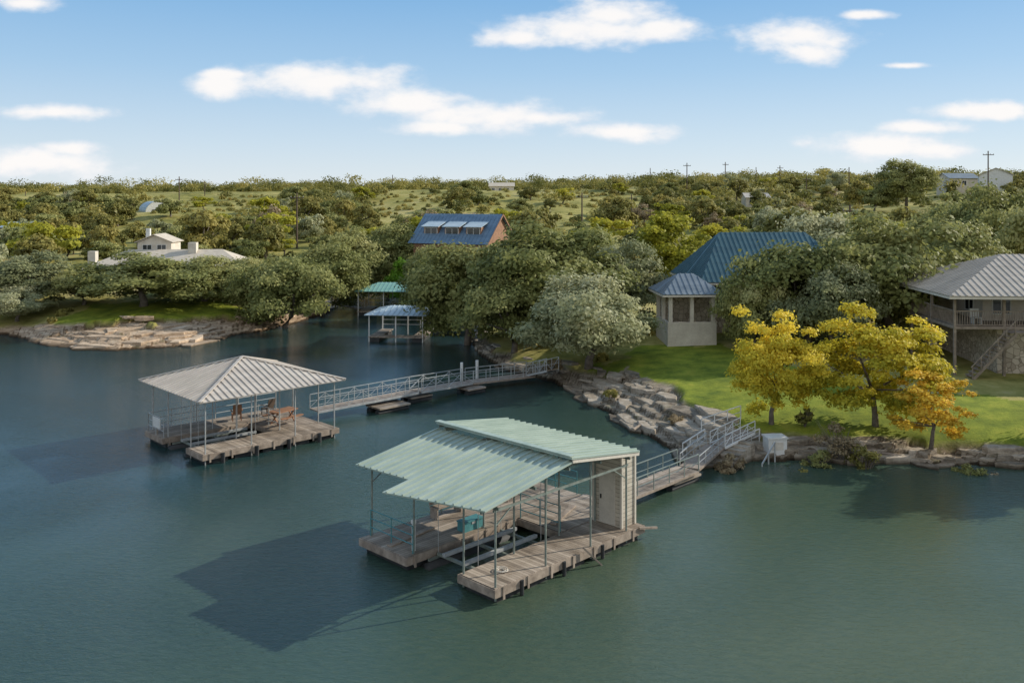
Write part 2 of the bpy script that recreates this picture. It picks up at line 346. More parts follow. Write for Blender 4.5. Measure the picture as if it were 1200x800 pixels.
# ---------------------------------------------------------------- trees
def leaves(P,Nn,size,tint,r):
    n=len(P); a=r.normal(size=(n,3)); a-= (a*Nn).sum(1,keepdims=True)*Nn; a/=np.linalg.norm(a,axis=1,keepdims=True)+1e-9
    b=np.cross(Nn,a); L=size*r.uniform(.6,1.3,(n,1)); Wd=L*r.uniform(.45,.75,(n,1))
    V=np.stack([P-a*L,P-b*Wd+Nn*L*.15,P+a*L,P+b*Wd-Nn*L*.1],1).reshape(-1,3)
    return V,np.arange(4*n).reshape(n,4),tint
def crown(name,seed,rx,rz,zc,ncl,nl,size,mat,crf=(.2,.40),lo=-.85,cone=False,flat=.8):
    r=np.random.RandomState(seed)
    d=r.normal(size=(ncl*4,3)); d/=np.linalg.norm(d,axis=1,keepdims=True); d=d[d[:,2]>lo][:ncl]; ncl=len(d)
    rr=r.uniform(.3,.86,(ncl,1))**.6
    an=np.arctan2(d[:,1],d[:,0]); ph=r.uniform(0,6.28,3); lob=1+.13*np.sin(2*an+ph[0])+.12*np.sin(3*an+ph[1]+d[:,2]*3)+.08*np.sin(5*an+ph[2])
    cc=d*rr*lob[:,None]*np.array([rx,rx,rz]); 
    if cone:
        k=1-.55*np.clip((cc[:,2:3]/rz+1)/2,0,1); cc[:,:2]*=k*1.35
    cc[:,0]*=r.uniform(.88,1.12); cr=rx*r.uniform(crf[0],crf[1],ncl)
    ci=r.choice(ncl,nl,p=cr**2/np.sum(cr**2))
    dd=r.normal(size=(nl,3)); dd/=np.linalg.norm(dd,axis=1,keepdims=True); dd[:,2]=np.where((dd[:,2]<-.3),-dd[:,2]*.6,dd[:,2])
    rad=cr[ci][:,None]*r.uniform(.5,1.08,(nl,1))*(1+.26*np.sin(dd[:,0:1]*7+ci[:,None])*np.cos(dd[:,1:2]*6))
    P=cc[ci]+dd*rad*np.array([1,1,flat]); 
    glob=P/np.array([rx,rx,rz]); glob/=np.linalg.norm(glob,axis=1,keepdims=True)+1e-6
    nn=dd*.7+glob*.4+r.normal(size=(nl,3))*.45; nn[:,2]+=.2; nn/=np.linalg.norm(nn,axis=1,keepdims=True)
    ct=r.uniform(0,1,ncl)[ci]
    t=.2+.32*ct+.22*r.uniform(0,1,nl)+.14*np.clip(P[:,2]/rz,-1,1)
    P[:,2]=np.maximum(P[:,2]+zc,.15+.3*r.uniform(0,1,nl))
    V,Q,t=leaves(P,nn,size,t,r); me=npmesh(name,V,Q,mat,t); return me,cc+np.array([0,0,zc])
def trunkmesh(name,seed,cc,zc,r0,nb=7,lean=.5):
    r=random.Random(seed); mb=MB(); top=Vector((r.uniform(-lean,lean),r.uniform(-lean,lean),zc*.62))
    mb.tube([(0,0,-.4),(r.uniform(-.1,.1),0,zc*.2),tuple(top*.65+Vector((0,0,zc*.05))),top],[r0*1.35,r0,r0*.85,r0*.7],8)
    order=sorted(range(len(cc)),key=lambda i:r.random())[:nb]
    for i in order:
        e=Vector(cc[i]); e.z=max(e.z,zc*.5); m1=top.lerp(e,.5)+Vector((r.uniform(-.3,.3),r.uniform(-.3,.3),-.1))
        mb.tube([top-Vector((0,0,r0*.6)),m1,e],[r0*.55,r0*.32,r0*.1],6)
    me=bpy.data.meshes.new(name); me.from_pydata(mb.v,[],mb.f); me.materials.append(M['bark'])
    me.polygons.foreach_set('use_smooth',[True]*len(me.polygons)); return me
def proto(key,seed,rx,rz,zc,ncl,nl,size,mat,r0=.22,**k):
    cm,cc=crown(key+'_crown',seed,rx,rz,zc,ncl,nl,size,M[mat],**k)
    tm=trunkmesh(key+'_trunk',seed,cc,zc,r0); return (cm,tm,zc+rz*1.02,rx*1.08)
PR={'oakA':proto('oak',1,3.6,3.1,3.3,62,26000,.13,'oakleaf'),
 'oakB':proto('oak',2,3.8,2.8,3.0,58,24000,.13,'oakleaf'),
 'oakC':proto('oak',3,3.3,3.2,3.5,58,23000,.125,'oakleaf'),
 'greyA':proto('grey_oak',4,3.6,2.9,3.1,62,26000,.12,'greyleaf'),
 'greyB':proto('grey_oak',5,3.7,2.8,3.1,58,24000,.125,'greyleaf'),
 'yelA':proto('cypress',6,2.6,2.9,3.1,85,20000,.085,'yellowleaf',.12,crf=(.14,.28),lo=-.95,flat=.8),
 'yelB':proto('cypress',7,3.0,2.9,3.1,95,25000,.09,'yellowleaf',.13,crf=(.13,.26),lo=-.97,flat=.8),
 'yelC':proto('cypress',8,1.9,2.4,2.7,50,7500,.08,'goldleaf',.09,crf=(.13,.25),lo=-.95,cone=True),
 'lime':proto('elm',9,3.2,3.2,4.2,34,11000,.15,'limeleaf'),
 'bright':proto('young_tree',10,2.0,2.2,2.9,20,4500,.14,'brightleaf'),
 'hill0':proto('hill_oak',11,3.3,2.3,2.5,26,4200,.24,'hillleaf'),
 'hill1':proto('hill_oak',12,3.0,2.6,2.8,26,4200,.24,'hillleaf'),
 'hill2':proto('hill_oak',13,3.4,2.1,2.3,24,4000,.24,'greyleaf'),
 'hill3':proto('hill_oak',14,2.8,2.6,2.8,22,3400,.23,'limeleaf'),
 'hill4':proto('hill_oak',15,3.2,2.4,2.6,26,4200,.24,'oakleaf'),
 'hill5':proto('hill_oak',16,3.2,2.4,2.8,18,1800,.22,'dryleaf'),
}
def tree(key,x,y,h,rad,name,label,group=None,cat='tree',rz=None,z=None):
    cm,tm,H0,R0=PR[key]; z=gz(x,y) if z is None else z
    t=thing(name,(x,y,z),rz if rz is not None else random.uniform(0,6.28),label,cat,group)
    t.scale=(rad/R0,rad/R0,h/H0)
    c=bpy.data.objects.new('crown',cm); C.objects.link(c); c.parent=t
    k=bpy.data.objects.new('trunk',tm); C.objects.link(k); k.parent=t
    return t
TL=[('greyA',690,67,328,165,'silvery green oak leaning over the rocky shore at the end of the long walkway','shore_oak'),
('oakA',640,80,266,195,'tallest dark oak of the central waterside clump','oak_tree'),
('oakC',548,84,288,135,'dark oak overhanging the inlet beside the blue roofed dock','oak_tree'),
('greyB',725,84,290,125,'grey green oak on the lawn side of the central clump','oak_tree'),
('oakB',602,75,322,130,'low round oak at the water in front of the tallest central oak','oak_tree'),
('lime',790,104,248,110,'yellow green tree standing left of the teal roofed house','elm_tree'),
('lime',838,122,262,70,'smaller yellow green tree behind the teal roofed house','elm_tree'),
('oakC',700,100,270,95,'dark oak between the central clump and the yellow green tree','oak_tree'),
('oakA',1045,72,256,190,'big dark oak standing behind the wider yellow tree','oak_tree'),
('oakB',945,71,280,180,'dark oak in front of the right end of the teal roofed house','oak_tree'),
('greyB',975,67,318,120,'grey green oak between the two larger yellow trees further back','oak_tree'),
('oakC',1105,80,262,130,'dark oak between the big oak and the grey roofed house','oak_tree'),
('greyA',985,84,256,150,'grey green oak behind the first yellow tree','oak_tree'),
('oakB',884,70,318,85,'low dark oak beside the white walled porch','oak_tree'),
('oakA',1165,94,222,130,'dark oak rising behind the grey roofed house','oak_tree'),
('oakC',1240,84,225,120,'dark oak at the right edge behind the grey roofed house','oak_tree'),
('oakB',1120,104,232,120,'dark rounded oak on the slope behind the grey roofed house','oak_tree'),
('yelA',904,49.8,361,122,'yellow autumn cypress growing above the white box','cypress_tree'),
('yelB',1026,49.5,367,168,'wider yellow autumn cypress in the middle of the right shore','cypress_tree'),
('yelC',1090,46.8,428,108,'small golden cypress nearest the water','cypress_tree'),
('oakA',168,96,298,155,'big dark oak in front of the beige roofed house','oak_tree'),
('oakC',240,101,300,105,'smaller oak at the right end of the beige roofed house front','oak_tree'),
('oakB',335,95,298,135,'wide oak on the point beside the inlet','oak_tree'),
('oakC',378,106,288,95,'oak behind the wide inlet oak','oak_tree'),
('greyB',34,99,300,120,'grey green oak at the left edge of the far shore','oak_tree'),
('oakC',-40,99,300,110,'oak beyond the left edge on the far shore','oak_tree'),
('oakB',290,106,300,90,'low oak on the lawn right of the beige roofed house','oak_tree'),
('oakA',415,124,272,100,'oak above the head of the inlet','oak_tree'),
('oakC',455,128,264,85,'oak left of the house with dormers','oak_tree'),
('bright',474,117,300,46,'bright green young tree behind the aqua roofed dock','young_tree'),
('oakB',98,99,314,85,'low oak hiding the left part of the beige roofed house','oak_tree'),
('greyA',20,93,338,75,'low grey shrubby oak by the water at the far left','oak_tree'),
('oakA',520,102,302,95,'dark oak below the house with dormers','oak_tree'),
('oakC',495,114,290,55,'narrow oak in front of the left end of the house with dormers','oak_tree'),
('greyA',556,110,293,80,'grey green oak in front of the right end of the house with dormers','oak_tree'),
('oakB',648,112,268,85,'dark oak right of the house with dormers','oak_tree'),
('oakC',1062,200,188,62,'lone rounded oak standing on the ridge skyline','oak_tree'),
('hill4',1125,165,218,60,'rounded oak below the low dark roofed ridge house','oak_tree'),
('hill1',1180,160,220,60,'rounded oak below the white gabled ridge house','oak_tree'),
('hill1',760,118,268,85,'olive oak left of the larger yellow green tree','oak_tree'),
('hill0',930,112,252,90,'olive oak behind the ridge of the teal roofed house','oak_tree'),
]
for k,px,Y,top,w,lab,nm in TL:
    x=atY(px,Y); z=gz(x,Y); tree(k,x,Y,max(zpy(top,Y)-z,2),w/2*Y/F,nm,lab,z=z)
tree('oakA',30.5,45.6,7,3.2,'shore_oak','oak on the right shore just outside the view',z=1.2)
tree('oakC',35.5,48,7.5,3.5,'shore_oak','second oak on the right shore outside the view',z=1.4)
EXC=[(atY(185,112),112,16),(atY(545,127),127,11),(atY(1180,66),66,12),(atY(900,82),82,10),(atY(180,240),240,8),(atY(1165,215),215,7),(atY(1122,235),235,7),(atY(588,330),330,9)]
pts=[]
def ok(x,y,sp):
    if any((x-a)**2+(y-b)**2<r*r for a,b,r in EXC): return False
    return all((x-a)**2+(y-b)**2>sp*sp for a,b in pts)
for k,px,Y,top,w,lab,nm in TL: pts.append((atY(px,Y),Y))
hills=[]; tries=0
while len(hills)<300 and tries<20000:
    tries+=1; y=math.sqrt(random.uniform(88**2,265**2)); u=random.uniform(-.60,.62); x=u*y
    if y<112 and -.33<u<-.02: continue
    if u>.02 and y<100 and u<.30: continue
    if -.12<u<.10 and y>165 and random.random()<.88: continue
    if -.42<u<-.3 and y>190 and random.random()<.75: continue
    if y<125 and -.5<u<-.3 and random.random()<.5: continue
    if y>125 and float(fbm(np.array([x/24]),np.array([y/40]),12)[0])<(.445 if y>160 else .39): continue
    if not ok(x,y,4.0+y*.007): continue
    sd,_=sdist(np.array([x]),np.array([y]))
    if sd[0]<5 or any(inpoly(np.array([x]),np.array([y]),P)[0] for P in lawnP): continue
    pts.append((x,y)); hills.append((x,y,u))
hx=np.array([h[0] for h in hills]); hyv=np.array([h[1] for h in hills]); hz=height(hx,hyv)
for (x,y,u),z in zip(hills,hz):
    k=random.choices(['hill0','hill1','hill2','hill3','hill4','hill5'],[4,4,2.5,1.3,4,.8])[0]
    zone='left' if u<-.15 else ('middle' if u<.15 else 'right')
    kind={'hill3':'yellowing','hill5':'bare brown','hill2':'grey green'}.get(k,'olive green')
    f_=1.0 if y<140 else .9
    hh=f_*random.choice([random.uniform(3.4,5.0),random.uniform(4.6,7.0)]); tree(k,x,y,hh,hh*random.uniform(.55,.75),'hillside_oak',f'{kind} scrub oak scattered over the {zone} part of the hillside',f'{kind} oaks on the {zone} hillside',z=float(z)-.15)
# far woodland as stuff
r=np.random.RandomState(33); n=4300
fy=np.sqrt(r.uniform(160**2,600**2,n)); fu=r.uniform(-.7,.72,n); fx=fu*fy
keep=~((fu>-.12)&(fu<.09)&(fy>170)&(fy<330)&(r.uniform(0,1,n)<.87))
keep&=(fbm(fx/24,fy/40,12)>.455)|(fy>345)
keep&=(fy>200)|(r.uniform(0,1,n)<.5)
for a_,b_,c_ in EXC: keep&=((fx-a_)**2+(fy-b_)**2>c_*c_)
fx,fy=fx[keep],fy[keep]; fz=height(fx,fy); n=len(fx)
nl=180; ci=np.repeat(np.arange(n),nl); rad=((1.2+2.5*r.uniform(0,1,n)**1.6)*np.where(fy>320,1.25,1))[ci]; lift=r.uniform(.3,.95,n)[ci]
d=r.normal(size=(len(ci),3)); d/=np.linalg.norm(d,axis=1,keepdims=True); d[:,2]=np.where(d[:,2]<-.2,-d[:,2],d[:,2])
sub=(np.floor(r.uniform(0,5,len(ci)))); ang=sub*1.3+ci; offs=np.stack([np.cos(ang),np.sin(ang),.3*np.sin(ang*3)],-1)*.45*rad[:,None]
P=np.stack([fx[ci],fy[ci],fz[ci]+rad*lift],-1)+offs+d*rad[:,None]*r.uniform(.45,.75,(len(ci),1))*np.array([1,1,.95])
nn=d+r.normal(size=d.shape)*.4; nn/=np.linalg.norm(nn,axis=1,keepdims=True)
t=.0+.6*r.uniform(0,1,n)[ci]+.25*r.uniform(0,1,len(ci))
V,Q,t=leaves(P,nn,.35,t,r)
fo=bpy.data.objects.new('far_woodland',npmesh('far_woodland',V,Q,M['hillleaf'],t)); C.objects.link(fo)
tag(fo,'scrubby woodland covering the distant ridge','woodland',kind='stuff')
n=2000; uy=np.sqrt(r.uniform(60**2,290**2,n)); uu=r.uniform(-.66,.68,n); ux=uu*uy
uz,usd,ur,_=height(ux,uy,True); lm=np.zeros(n,bool)
for P_ in lawnP+[pathP]: lm|=inpoly(ux,uy,P_)
keep=(usd>2.5)&(ur<.1)&~lm&~((uy<75)&(uu>.1))
for a_,b_,c_ in EXC: keep&=((ux-a_)**2+(uy-b_)**2>(c_*.8)**2)
ux,uy,uz=ux[keep],uy[keep],uz[keep]; n=len(ux); nl=120; ci=np.repeat(np.arange(n),nl); rad=r.uniform(.4,1.2,n)[ci]
d=r.normal(size=(len(ci),3)); d/=np.linalg.norm(d,axis=1,keepdims=True); d[:,2]=np.abs(d[:,2])
P=np.stack([ux[ci],uy[ci],uz[ci]],-1)+d*rad[:,None]*r.uniform(.4,1,(len(ci),1))
nn=d+r.normal(size=d.shape)*.5; nn/=np.linalg.norm(nn,axis=1,keepdims=True)
V,Q,t=leaves(P,nn,.2,.15+.55*r.uniform(0,1,n)[ci]+.25*r.uniform(0,1,len(ci)),r)
fo=bpy.data.objects.new('undergrowth',npmesh('undergrowth',V,Q,M['hillleaf'],t)); C.objects.link(fo)
tag(fo,'low scrub and brush under the hillside trees','undergrowth',kind='stuff')
def shrub(px,py,rad,h,mat,nl,size,name,label,twigs=True,z=1.0):
    x,y=at(px,py,z); z=gz(x,y); t=thing(name,(x,y,z),0,label,'shrub')
    cm,cc=crown('foliage',int(px),rad*.8,h*.45,h*.52,14,nl,size,M[mat],crf=(.25,.45),lo=-.9)
    o=bpy.data.objects.new('foliage',cm); C.objects.link(o); o.parent=t
    mb=MB()
    for i in range(16 if twigs else 5):
        a=random.uniform(0,6.28); rr=rad*random.uniform(.3,1); mb.tube([(0,0,-.1),(math.cos(a)*rr*.4,math.sin(a)*rr*.4,h*.5),(math.cos(a)*rr,math.sin(a)*rr,h*random.uniform(.7,1.05))],[.03,.02,.006],4)
    mb.build('stems',M['bark'],t)
shrub(985,520,1.4,2.3,'dryleaf',1600,.07,'bare_shrub','twiggy half bare shrub between the two larger yellow trees')
shrub(1015,525,1.1,1.6,'hillleaf',1500,.07,'leafy_shrub','olive shrub at the foot of the wider yellow tree')
shrub(858,528,.85,1.4,'dryleaf',2600,.07,'dry_bush','tan dry bush at the water beside the stone steps',False)
shrub(943,500,.7,1.1,'hillleaf',1400,.07,'leafy_shrub','small olive shrub right of the white box')
shrub(650,430,.9,1.1,'dryleaf',1500,.08,'dry_bush','tan dry bush by the landing of the long walkway',False)
shrub(1110,535,.8,.8,'hillleaf',1300,.07,'low_shrub','low olive shrub on the rocky bank right of the small golden cypress',False)
shrub(1135,530,.9,1.0,'oakleaf',1300,.07,'low_shrub','low dark shrub on the rocky bank further right of the small golden cypress',False)
shrub(1170,533,.9,.7,'dryleaf',1300,.07,'low_shrub','low dry shrub on the rocky bank at the right edge',False)
shrub(716,458,.7,.6,'hillleaf',1200,.07,'low_shrub','low olive shrub among the ledges below the stone path',False)
shrub(792,487,.6,.6,'dryleaf',1100,.07,'low_shrub','low dry shrub at the lawn edge above the ledges',False)
shrub(930,527,.8,.9,'hillleaf',1300,.07,'low_shrub','low olive shrub at the waterline below the first yellow tree',False)
shrub(958,522,.9,1.2,'oakleaf',1300,.07,'low_shrub','dark shrub left of the half bare shrub on the right bank')
# rocks
def rockmesh(seed,mat):
    r_=random.Random(seed); n=r_.randint(7,10)
    rings=[(1.0,-.4),(1.03,.02),(1.0,.10),(.93,.125)]
    ang=[2*math.pi*(i+r_.uniform(-.3,.3))/n for i in range(n)]; rr=[r_.uniform(.6,1.15) for _ in range(n)]
    vs=[];fs=[]
    for s_,z_ in rings:
        for a_,b_ in zip(ang,rr): vs.append((math.cos(a_)*b_*s_*1.6+r_.uniform(-.03,.03),math.sin(a_)*b_*s_*.65,z_+r_.uniform(-.012,.012)))
    for k in range(len(rings)-1):
        for i in range(n): fs.append((k*n+i,k*n+(i+1)%n,(k+1)*n+(i+1)%n,(k+1)*n+i))
    fs.append(tuple((len(rings)-1)*n+i for i in range(n)))
    me=bpy.data.meshes.new('rock_slab'); me.from_pydata(vs,[],fs); me.materials.append(mat); return me
RG=[rockmesh(i,M['rockgrey']) for i in range(9)]; RT=[rockmesh(i+20,M['rocktan']) for i in range(8)]
def rocks(i0,i1,n,meshes,smin,smax,label,group,wmul=1,zs=1.0):
    P=[at(a,b,0) for a,b,_ in SH[i0:i1+1]]; Ws=[c for _,_,c in SH[i0:i1+1]]
    L=[math.dist(P[i],P[i+1]) for i in range(len(P)-1)]
    for _ in range(n):
        i=random.choices(range(len(L)),L)[0]; t=random.random()
        x=P[i][0]*(1-t)+P[i+1][0]*t; y=P[i][1]*(1-t)+P[i+1][1]*t
        dx,dy=P[i+1][0]-P[i][0],P[i+1][1]-P[i][1]; l=math.hypot(dx,dy); nx,ny=dy/l,-dx/l
        dd=random.uniform(-.05,1)*Ws[i]*wmul
        X_,Y_=x+nx*dd,y+ny*dd
        sd=sdist(np.array([X_]),np.array([Y_]))[0][0]
        if sd<0: X_,Y_=x-nx*dd,y-ny*dd
        o=bpy.data.objects.new('rock_slab',random.choice(meshes)); C.objects.link(o); s_=random.uniform(smin,smax)
        o.location=(X_,Y_,max(gz(X_,Y_),0.02)+random.uniform(-.07,-.01)); o.scale=(s_,s_,min(max(s_,.5),1.2)*random.uniform(.6,1.3)*zs); o.rotation_euler=(random.uniform(-.04,.04),random.uniform(-.04,.04),math.atan2(dy,dx)+random.uniform(-.3,.3))
        tag(o,label,'rock',group)
rocks(3,10,80,RG,.2,.65,'grey limestone rock at the water edge below the yellow trees','rocks below the yellow trees',zs=1.5)
rocks(10,17,85,RG,.25,1.15,'flat grey limestone slab stepping down from the lawn to the water','slabs below the lawn',zs=1.25)
rocks(17,23,25,RG,.3,.8,'grey rock at the water edge under the central oaks','rocks under the central oaks',zs=1.6)
rocks(29,33,25,RT,.4,1.2,'pale rock along the bank beside the inlet','rocks beside the inlet',zs=1.5)
rocks(33,39,34,RT,.4,1.7,'flat tan limestone slab on the left point','tan slabs on the left point',zs=.8)
# ---------------------------------------------------------------- docks
def floats(t,x0,y0,x1,y1,n):
    for i in range(n):
        mb=MB(); a=(i+.5)/n
        if abs(x1-x0)>=abs(y1-y0):
            c=x0+(x1-x0)*a; w=abs(x1-x0)/n*.38; mb.box(c-w,y0+.12,-.12,c+w,y1-.12,.26)
        else:
            c=y0+(y1-y0)*a; w=abs(y1-y0)/n*.38; mb.box(x0+.12,c-w,-.12,x1-.12,c+w,.26)
        mb.build('float',M['float'],t)
def deckpart(t,x0,y0,x1,y1,mat,z=.55):
    d=MB().box(x0,y0,z-.05,x1,y1,z).build('deck',mat,t)
    f=MB(); e=.005
    f.box(x0-.05,y0-.06,z-.30,x1+.05,y0-e,z-.02); f.box(x0-.05,y1+e,z-.30,x1+.05,y1+.06,z-.02)
    f.box(x0-.055,y0,z-.30,x0-e,y1,z-.02); f.box(x1+e,y0,z-.30,x1+.055,y1,z-.02)
    k=int((x1-x0)/1.2)+1
    for i in range(k):
        xx_=x0+.3+i*1.2
        if xx_<x1: f.box(xx_,y0-.1,z-.42,xx_+.09,y0-.065,z+.02)
    f.build('edge_beam',M['wood'],d)
    return d
def post(t,x,y,z0,z1,mat,r_=.04):
    MB().tube([(x,y,z0),(x,y,z1)],r_,8).build('post',mat,t)
def wpt(root,u,v):
    a=root.rotation_euler.z; return (root.location.x+u*math.cos(a)-v*math.sin(a), root.location.y+u*math.sin(a)+v*math.cos(a))
fx_,fy_=at(580,690,.55)
nd=thing('boat_dock',(fx_,fy_,0),R(45.6),'nearest floating boat dock with green metal gable roof and beige storage closet','dock')
deckpart(nd,0,0,8.3,1.75,M['deckx']); deckpart(nd,5.4,1.82,9.6,4.1,M['deckx']); deckpart(nd,-.4,4.17,9.4,6.95,M['decky'])
floats(nd,0,0,8.3,1.75,5); floats(nd,-.4,4.17,9.4,6.95,6); floats(nd,5.4,1.82,9.6,4.1,2)
RZ=4.05; UR=3.75; SLP=.158
def ze_(u): return RZ-(UR-u)*SLP
rf=MB(); 
rf.roof([(UR,-.2,RZ),(UR,4.1,RZ),(-1.55,4.1,ze_(-1.55)),(-.65,-.2,ze_(-.65))],.05,.36,.06,.06)
ro=rf.build('roof',M['greenroof'],nd)
lf=MB(); lf.roof([(UR,4.0,RZ-.1),(UR,7.3,RZ-.1),(-.4,7.3,ze_(-.4)-.1),(-.2,4.0,ze_(-.2)-.1)],.05,.36,.06,.06)
lf.build('lower_left_roof',M['greenroof'],nd)
rr_=MB(); rr_.roof([(7.75,-.25,3.68),(7.75,7.2,3.68),(UR-.1,7.2,RZ+.17),(UR-.1,-.25,RZ+.17)],.06,.36,.06,.06)
rr_.build('rear_roof',M['greenroof'],nd)
MB().bar((UR-.05,-.25,RZ+.23),(UR-.05,7.2,RZ+.23),.26,.04).build('ridge_cap',M['greenroof'],ro)
for v in (-.2,7.15):
    MB().bar((UR,v,RZ+.03),(7.75,v,3.55),.05,.14).build('fascia',M['cream'] if v<0 else M['greensteel'],ro)
EZ=3.42
def zr(u,v=0):
    if u<UR: return ze_(u)-.17
    return RZ-(u-UR)*(RZ-3.55)/(7.75-UR)-.08
for v in (.08,1.65,4.3,6.85):
    for u in ((.1,2.6,5.1,7.3) if v<2 else (0.05,3.6,7.3)):
        post(nd,u,v,.1,zr(u)-.02,M['greensteel'],.038)
fr=MB()
for v in (.08,1.65,3.95):
    fr.bar((-.6,v,zr(-.6)+.05),(UR,v,zr(UR)),.07,.12)
for v in (4.3,6.85): fr.bar((-.25,v,zr(-.25)-.02),(UR,v,zr(UR)-.06),.07,.12)
for v in (.08,1.65,4.3,6.85):
    fr.bar((UR,v,zr(UR)),(7.4,v,zr(7.4)),.07,.12); fr.bar((0,v,EZ-.3),(7.4,v,EZ-.3),.05,.08)
for u in (.1,1.9,3.7,5.5,7.3): fr.bar((u,-.1,zr(u)-.1),(u,7.1,zr(u)-.1),.06,.1)
for u,v in ((.1,.08),(7.3,.08),(.05,6.85),(7.3,6.85)):
    fr.bar((u,v,2.6),(u+(.8 if u<4 else -.8),v,3.1),.04)
fr.build('roof_frame',M['greensteel'],nd)
cl=MB().box(7.35,.35,.56,8.2,1.75,3.4).build('storage_closet',M['closet'],nd)
dd=MB().box(7.31,.7,.6,7.345,1.45,2.6); d_=dd.build('door',M['closetdoor'],cl)
MB().box(7.28,1.32,1.55,7.305,1.38,1.72).build('handle',M['dark'],cl)
cb=MB()
for a_ in (.35,1.75): cb.box(7.30,a_-.05,.56,7.4,a_+.05,3.42)
cb.box(8.15,.3,.56,8.25,.4,3.42); cb.box(7.302,.65,2.6,7.343,1.5,2.68); cb.box(7.302,.64,.6,7.343,.695,2.6)
cb.build('corner_trim',M['closetdoor'],cl)
def rail(mb,p,q,h=1.0,n=4,mid=2,r_=.022,step=None):
    p=Vector(p);q=Vector(q)
    for i in range(n+1):
        a=p.lerp(q,i/n); mb.tube([a,a+Vector((0,0,h))],r_,6)
    for k in range(mid+1):
        z_=Vector((0,0,h*(1-k/(mid+1)))); mb.tube([p+z_,q+z_],r_*.9,6)
for a_,b_,n_ in (((9.5,1.9,.55),(9.5,2.2,.55),1),((8.5,1.9,.55),(9.45,1.9,.55),1),((7.6,6.85,.55),(9.3,6.85,.55),2),((9.3,4.3,.55),(9.3,6.85,.55),2),((5.45,1.9,.55),(5.45,4.05,.55),2),((0.0,4.3,.55),(0.0,6.85,.55),2)):
    rl=MB(); rail(rl,a_,b_,1.0,n_); rl.build('railing',M['teal'],nd)
for i,u in enumerate((1.2,3.4,5.6)):
    tb=MB(); a_=Vector((u,-.1,.3)); tb.tube([a_+Vector((0,0,.22)),a_-Vector((0,0,.28))],.07,8); tb.build('bumper',M['float'],nd)
MB().bar((4.4,-.15,.75),(5.4,-.55,-.3),.09,.06).build('brace',M['wood'],nd)
MB().bar((7.9,-.1,.55),(8.9,-.25,.35),.08,.08).build('brace',M['wood'],nd)
x,y=wpt(nd,2.7,2.95)
bl=thing('boat_lift',(x,y,0),R(45.6),'empty boat lift with grey carpeted bunks in the slip of the nearest dock','boat lift')
for s_ in (-.55,.55): MB().box(-1.9,s_-.07,.42,1.9,s_+.07,.54).build('bunk',M['bunk'],bl)
cr_=MB(); 
for u in (-1.7,0,1.6): cr_.bar((u,-1.1,.34),(u,1.1,.34),.1,.1)
cr_.bar((-2.2,-1.05,.25),(2.2,-1.05,.25),.08,.08); cr_.bar((-2.2,1.05,.25),(2.2,1.05,.25),.08,.08); cr_.build('cradle',M['greensteel'],bl)
for u,v in ((-1.7,-1.08),(-1.7,1.08),(1.6,-1.08),(1.6,1.08)): MB().tube([(u,v,.3),(u,v,3.2)],.012,5).build('cable',M['steel'],bl)
for v in (-1.0,1.0): MB().tube([(-2.4,v,-.05),(2.3,v,-.05)],.24,12).build('flotation_tank',M['float'],bl,True)
def adir(name,root,u,v,z,rz,label,cat,group=None):
    x,y=wpt(root,u,v); return thing(name,(x,y,z),root.rotation_euler.z+rz,label,cat,group)
def bench(root,u,v,rz,label,mat,L=1.5):
    t=adir('bench',root,u,v,.551,rz,label,'bench')
    MB().box(-L/2,-.22,.4,L/2,.22,.46).build('seat',mat,t); MB().box(-L/2,.2,.5,L/2,.25,.92).build('backrest',mat,t)
    for s_ in (-1,1): MB().box(s_*(L/2-.1)-.04,-.2,0,s_*(L/2-.1)+.04,.245,.395).build('leg',mat,t)
bench(nd,3.6,6.5,0,'weathered wooden bench near the far left edge of the nearest dock',M['wood'])
t=adir('storage_box',nd,3.2,4.65,.551,0,'teal dock box beside the slip of the nearest dock','storage box')
MB().box(-.5,-.2,0,.5,.2,.34).build('body',M['teal'],t); MB().box(-.53,-.23,.345,.53,.23,.40).build('lid',M['teal'],t); MB().box(-.1,-.22,.25,.1,-.205,.34).build('latch',M['steel'],t)
t=adir('pedestal',nd,.2,4.5,.551,0,'white power pedestal on the left arm of the nearest dock','pedestal')
MB().box(-.05,-.05,0,.05,.05,1.0).build('column',M['white'],t); MB().box(-.07,-.07,1.005,.07,.07,1.15).build('head',M['white'],t)
def chair(root,u,v,rz,label,mat):
    t=adir('deck_chair',root,u,v,.551,rz,label,'chair')
    MB().box(-.27,-.27,.38,.27,.27,.43).build('seat',mat,t); MB().bar((0,.26,.45),(0,.45,1.0),.5,.04,(0,1,0)).build('backrest',mat,t)
    for a_,b_ in ((-.24,-.24),(.24,-.24),(-.24,.24),(.24,.24)): MB().bar((a_,b_,0),(a_,b_,.375),.045).build('leg',mat,t)
    for s_ in (-1,1): MB().box(s_*.3-.03,-.25,.6,s_*.3+.03,.3,.64).build('armrest',mat,t)
chair(nd,6.6,6.1,R(200),'wooden deck chair at the back of the nearest dock',M['wood'])
def plank(root,u,v,rz,L,label):
    x,y=wpt(root,u,v); mb=MB().box(-L/2,-.12,0,L/2,.12,.05); o=mb.build('loose_plank',M['wood']); o.location=(x,y,.56); o.rotation_euler=(0,0,root.rotation_euler.z+rz); tag(o,label,'plank')
plank(nd,6.9,3.0,.35,2.4,'loose grey plank lying on the cross walk of the nearest dock')
plank(nd,1.0,5.6,.12,2.4,'loose grey plank lying on the left arm of the nearest dock')
rp=MB(); rp.tube([(math.cos(a_*.6)*(.1+.006*a_),math.sin(a_*.6)*(.1+.006*a_),.02+.0015*a_) for a_ in range(32)],.018,6); o=rp.build('rope_coil',M['cream']); x,y=wpt(nd,1.2,.9); o.location=(x,y,.552); tag(o,'coil of pale rope on the right arm of the nearest dock','rope')
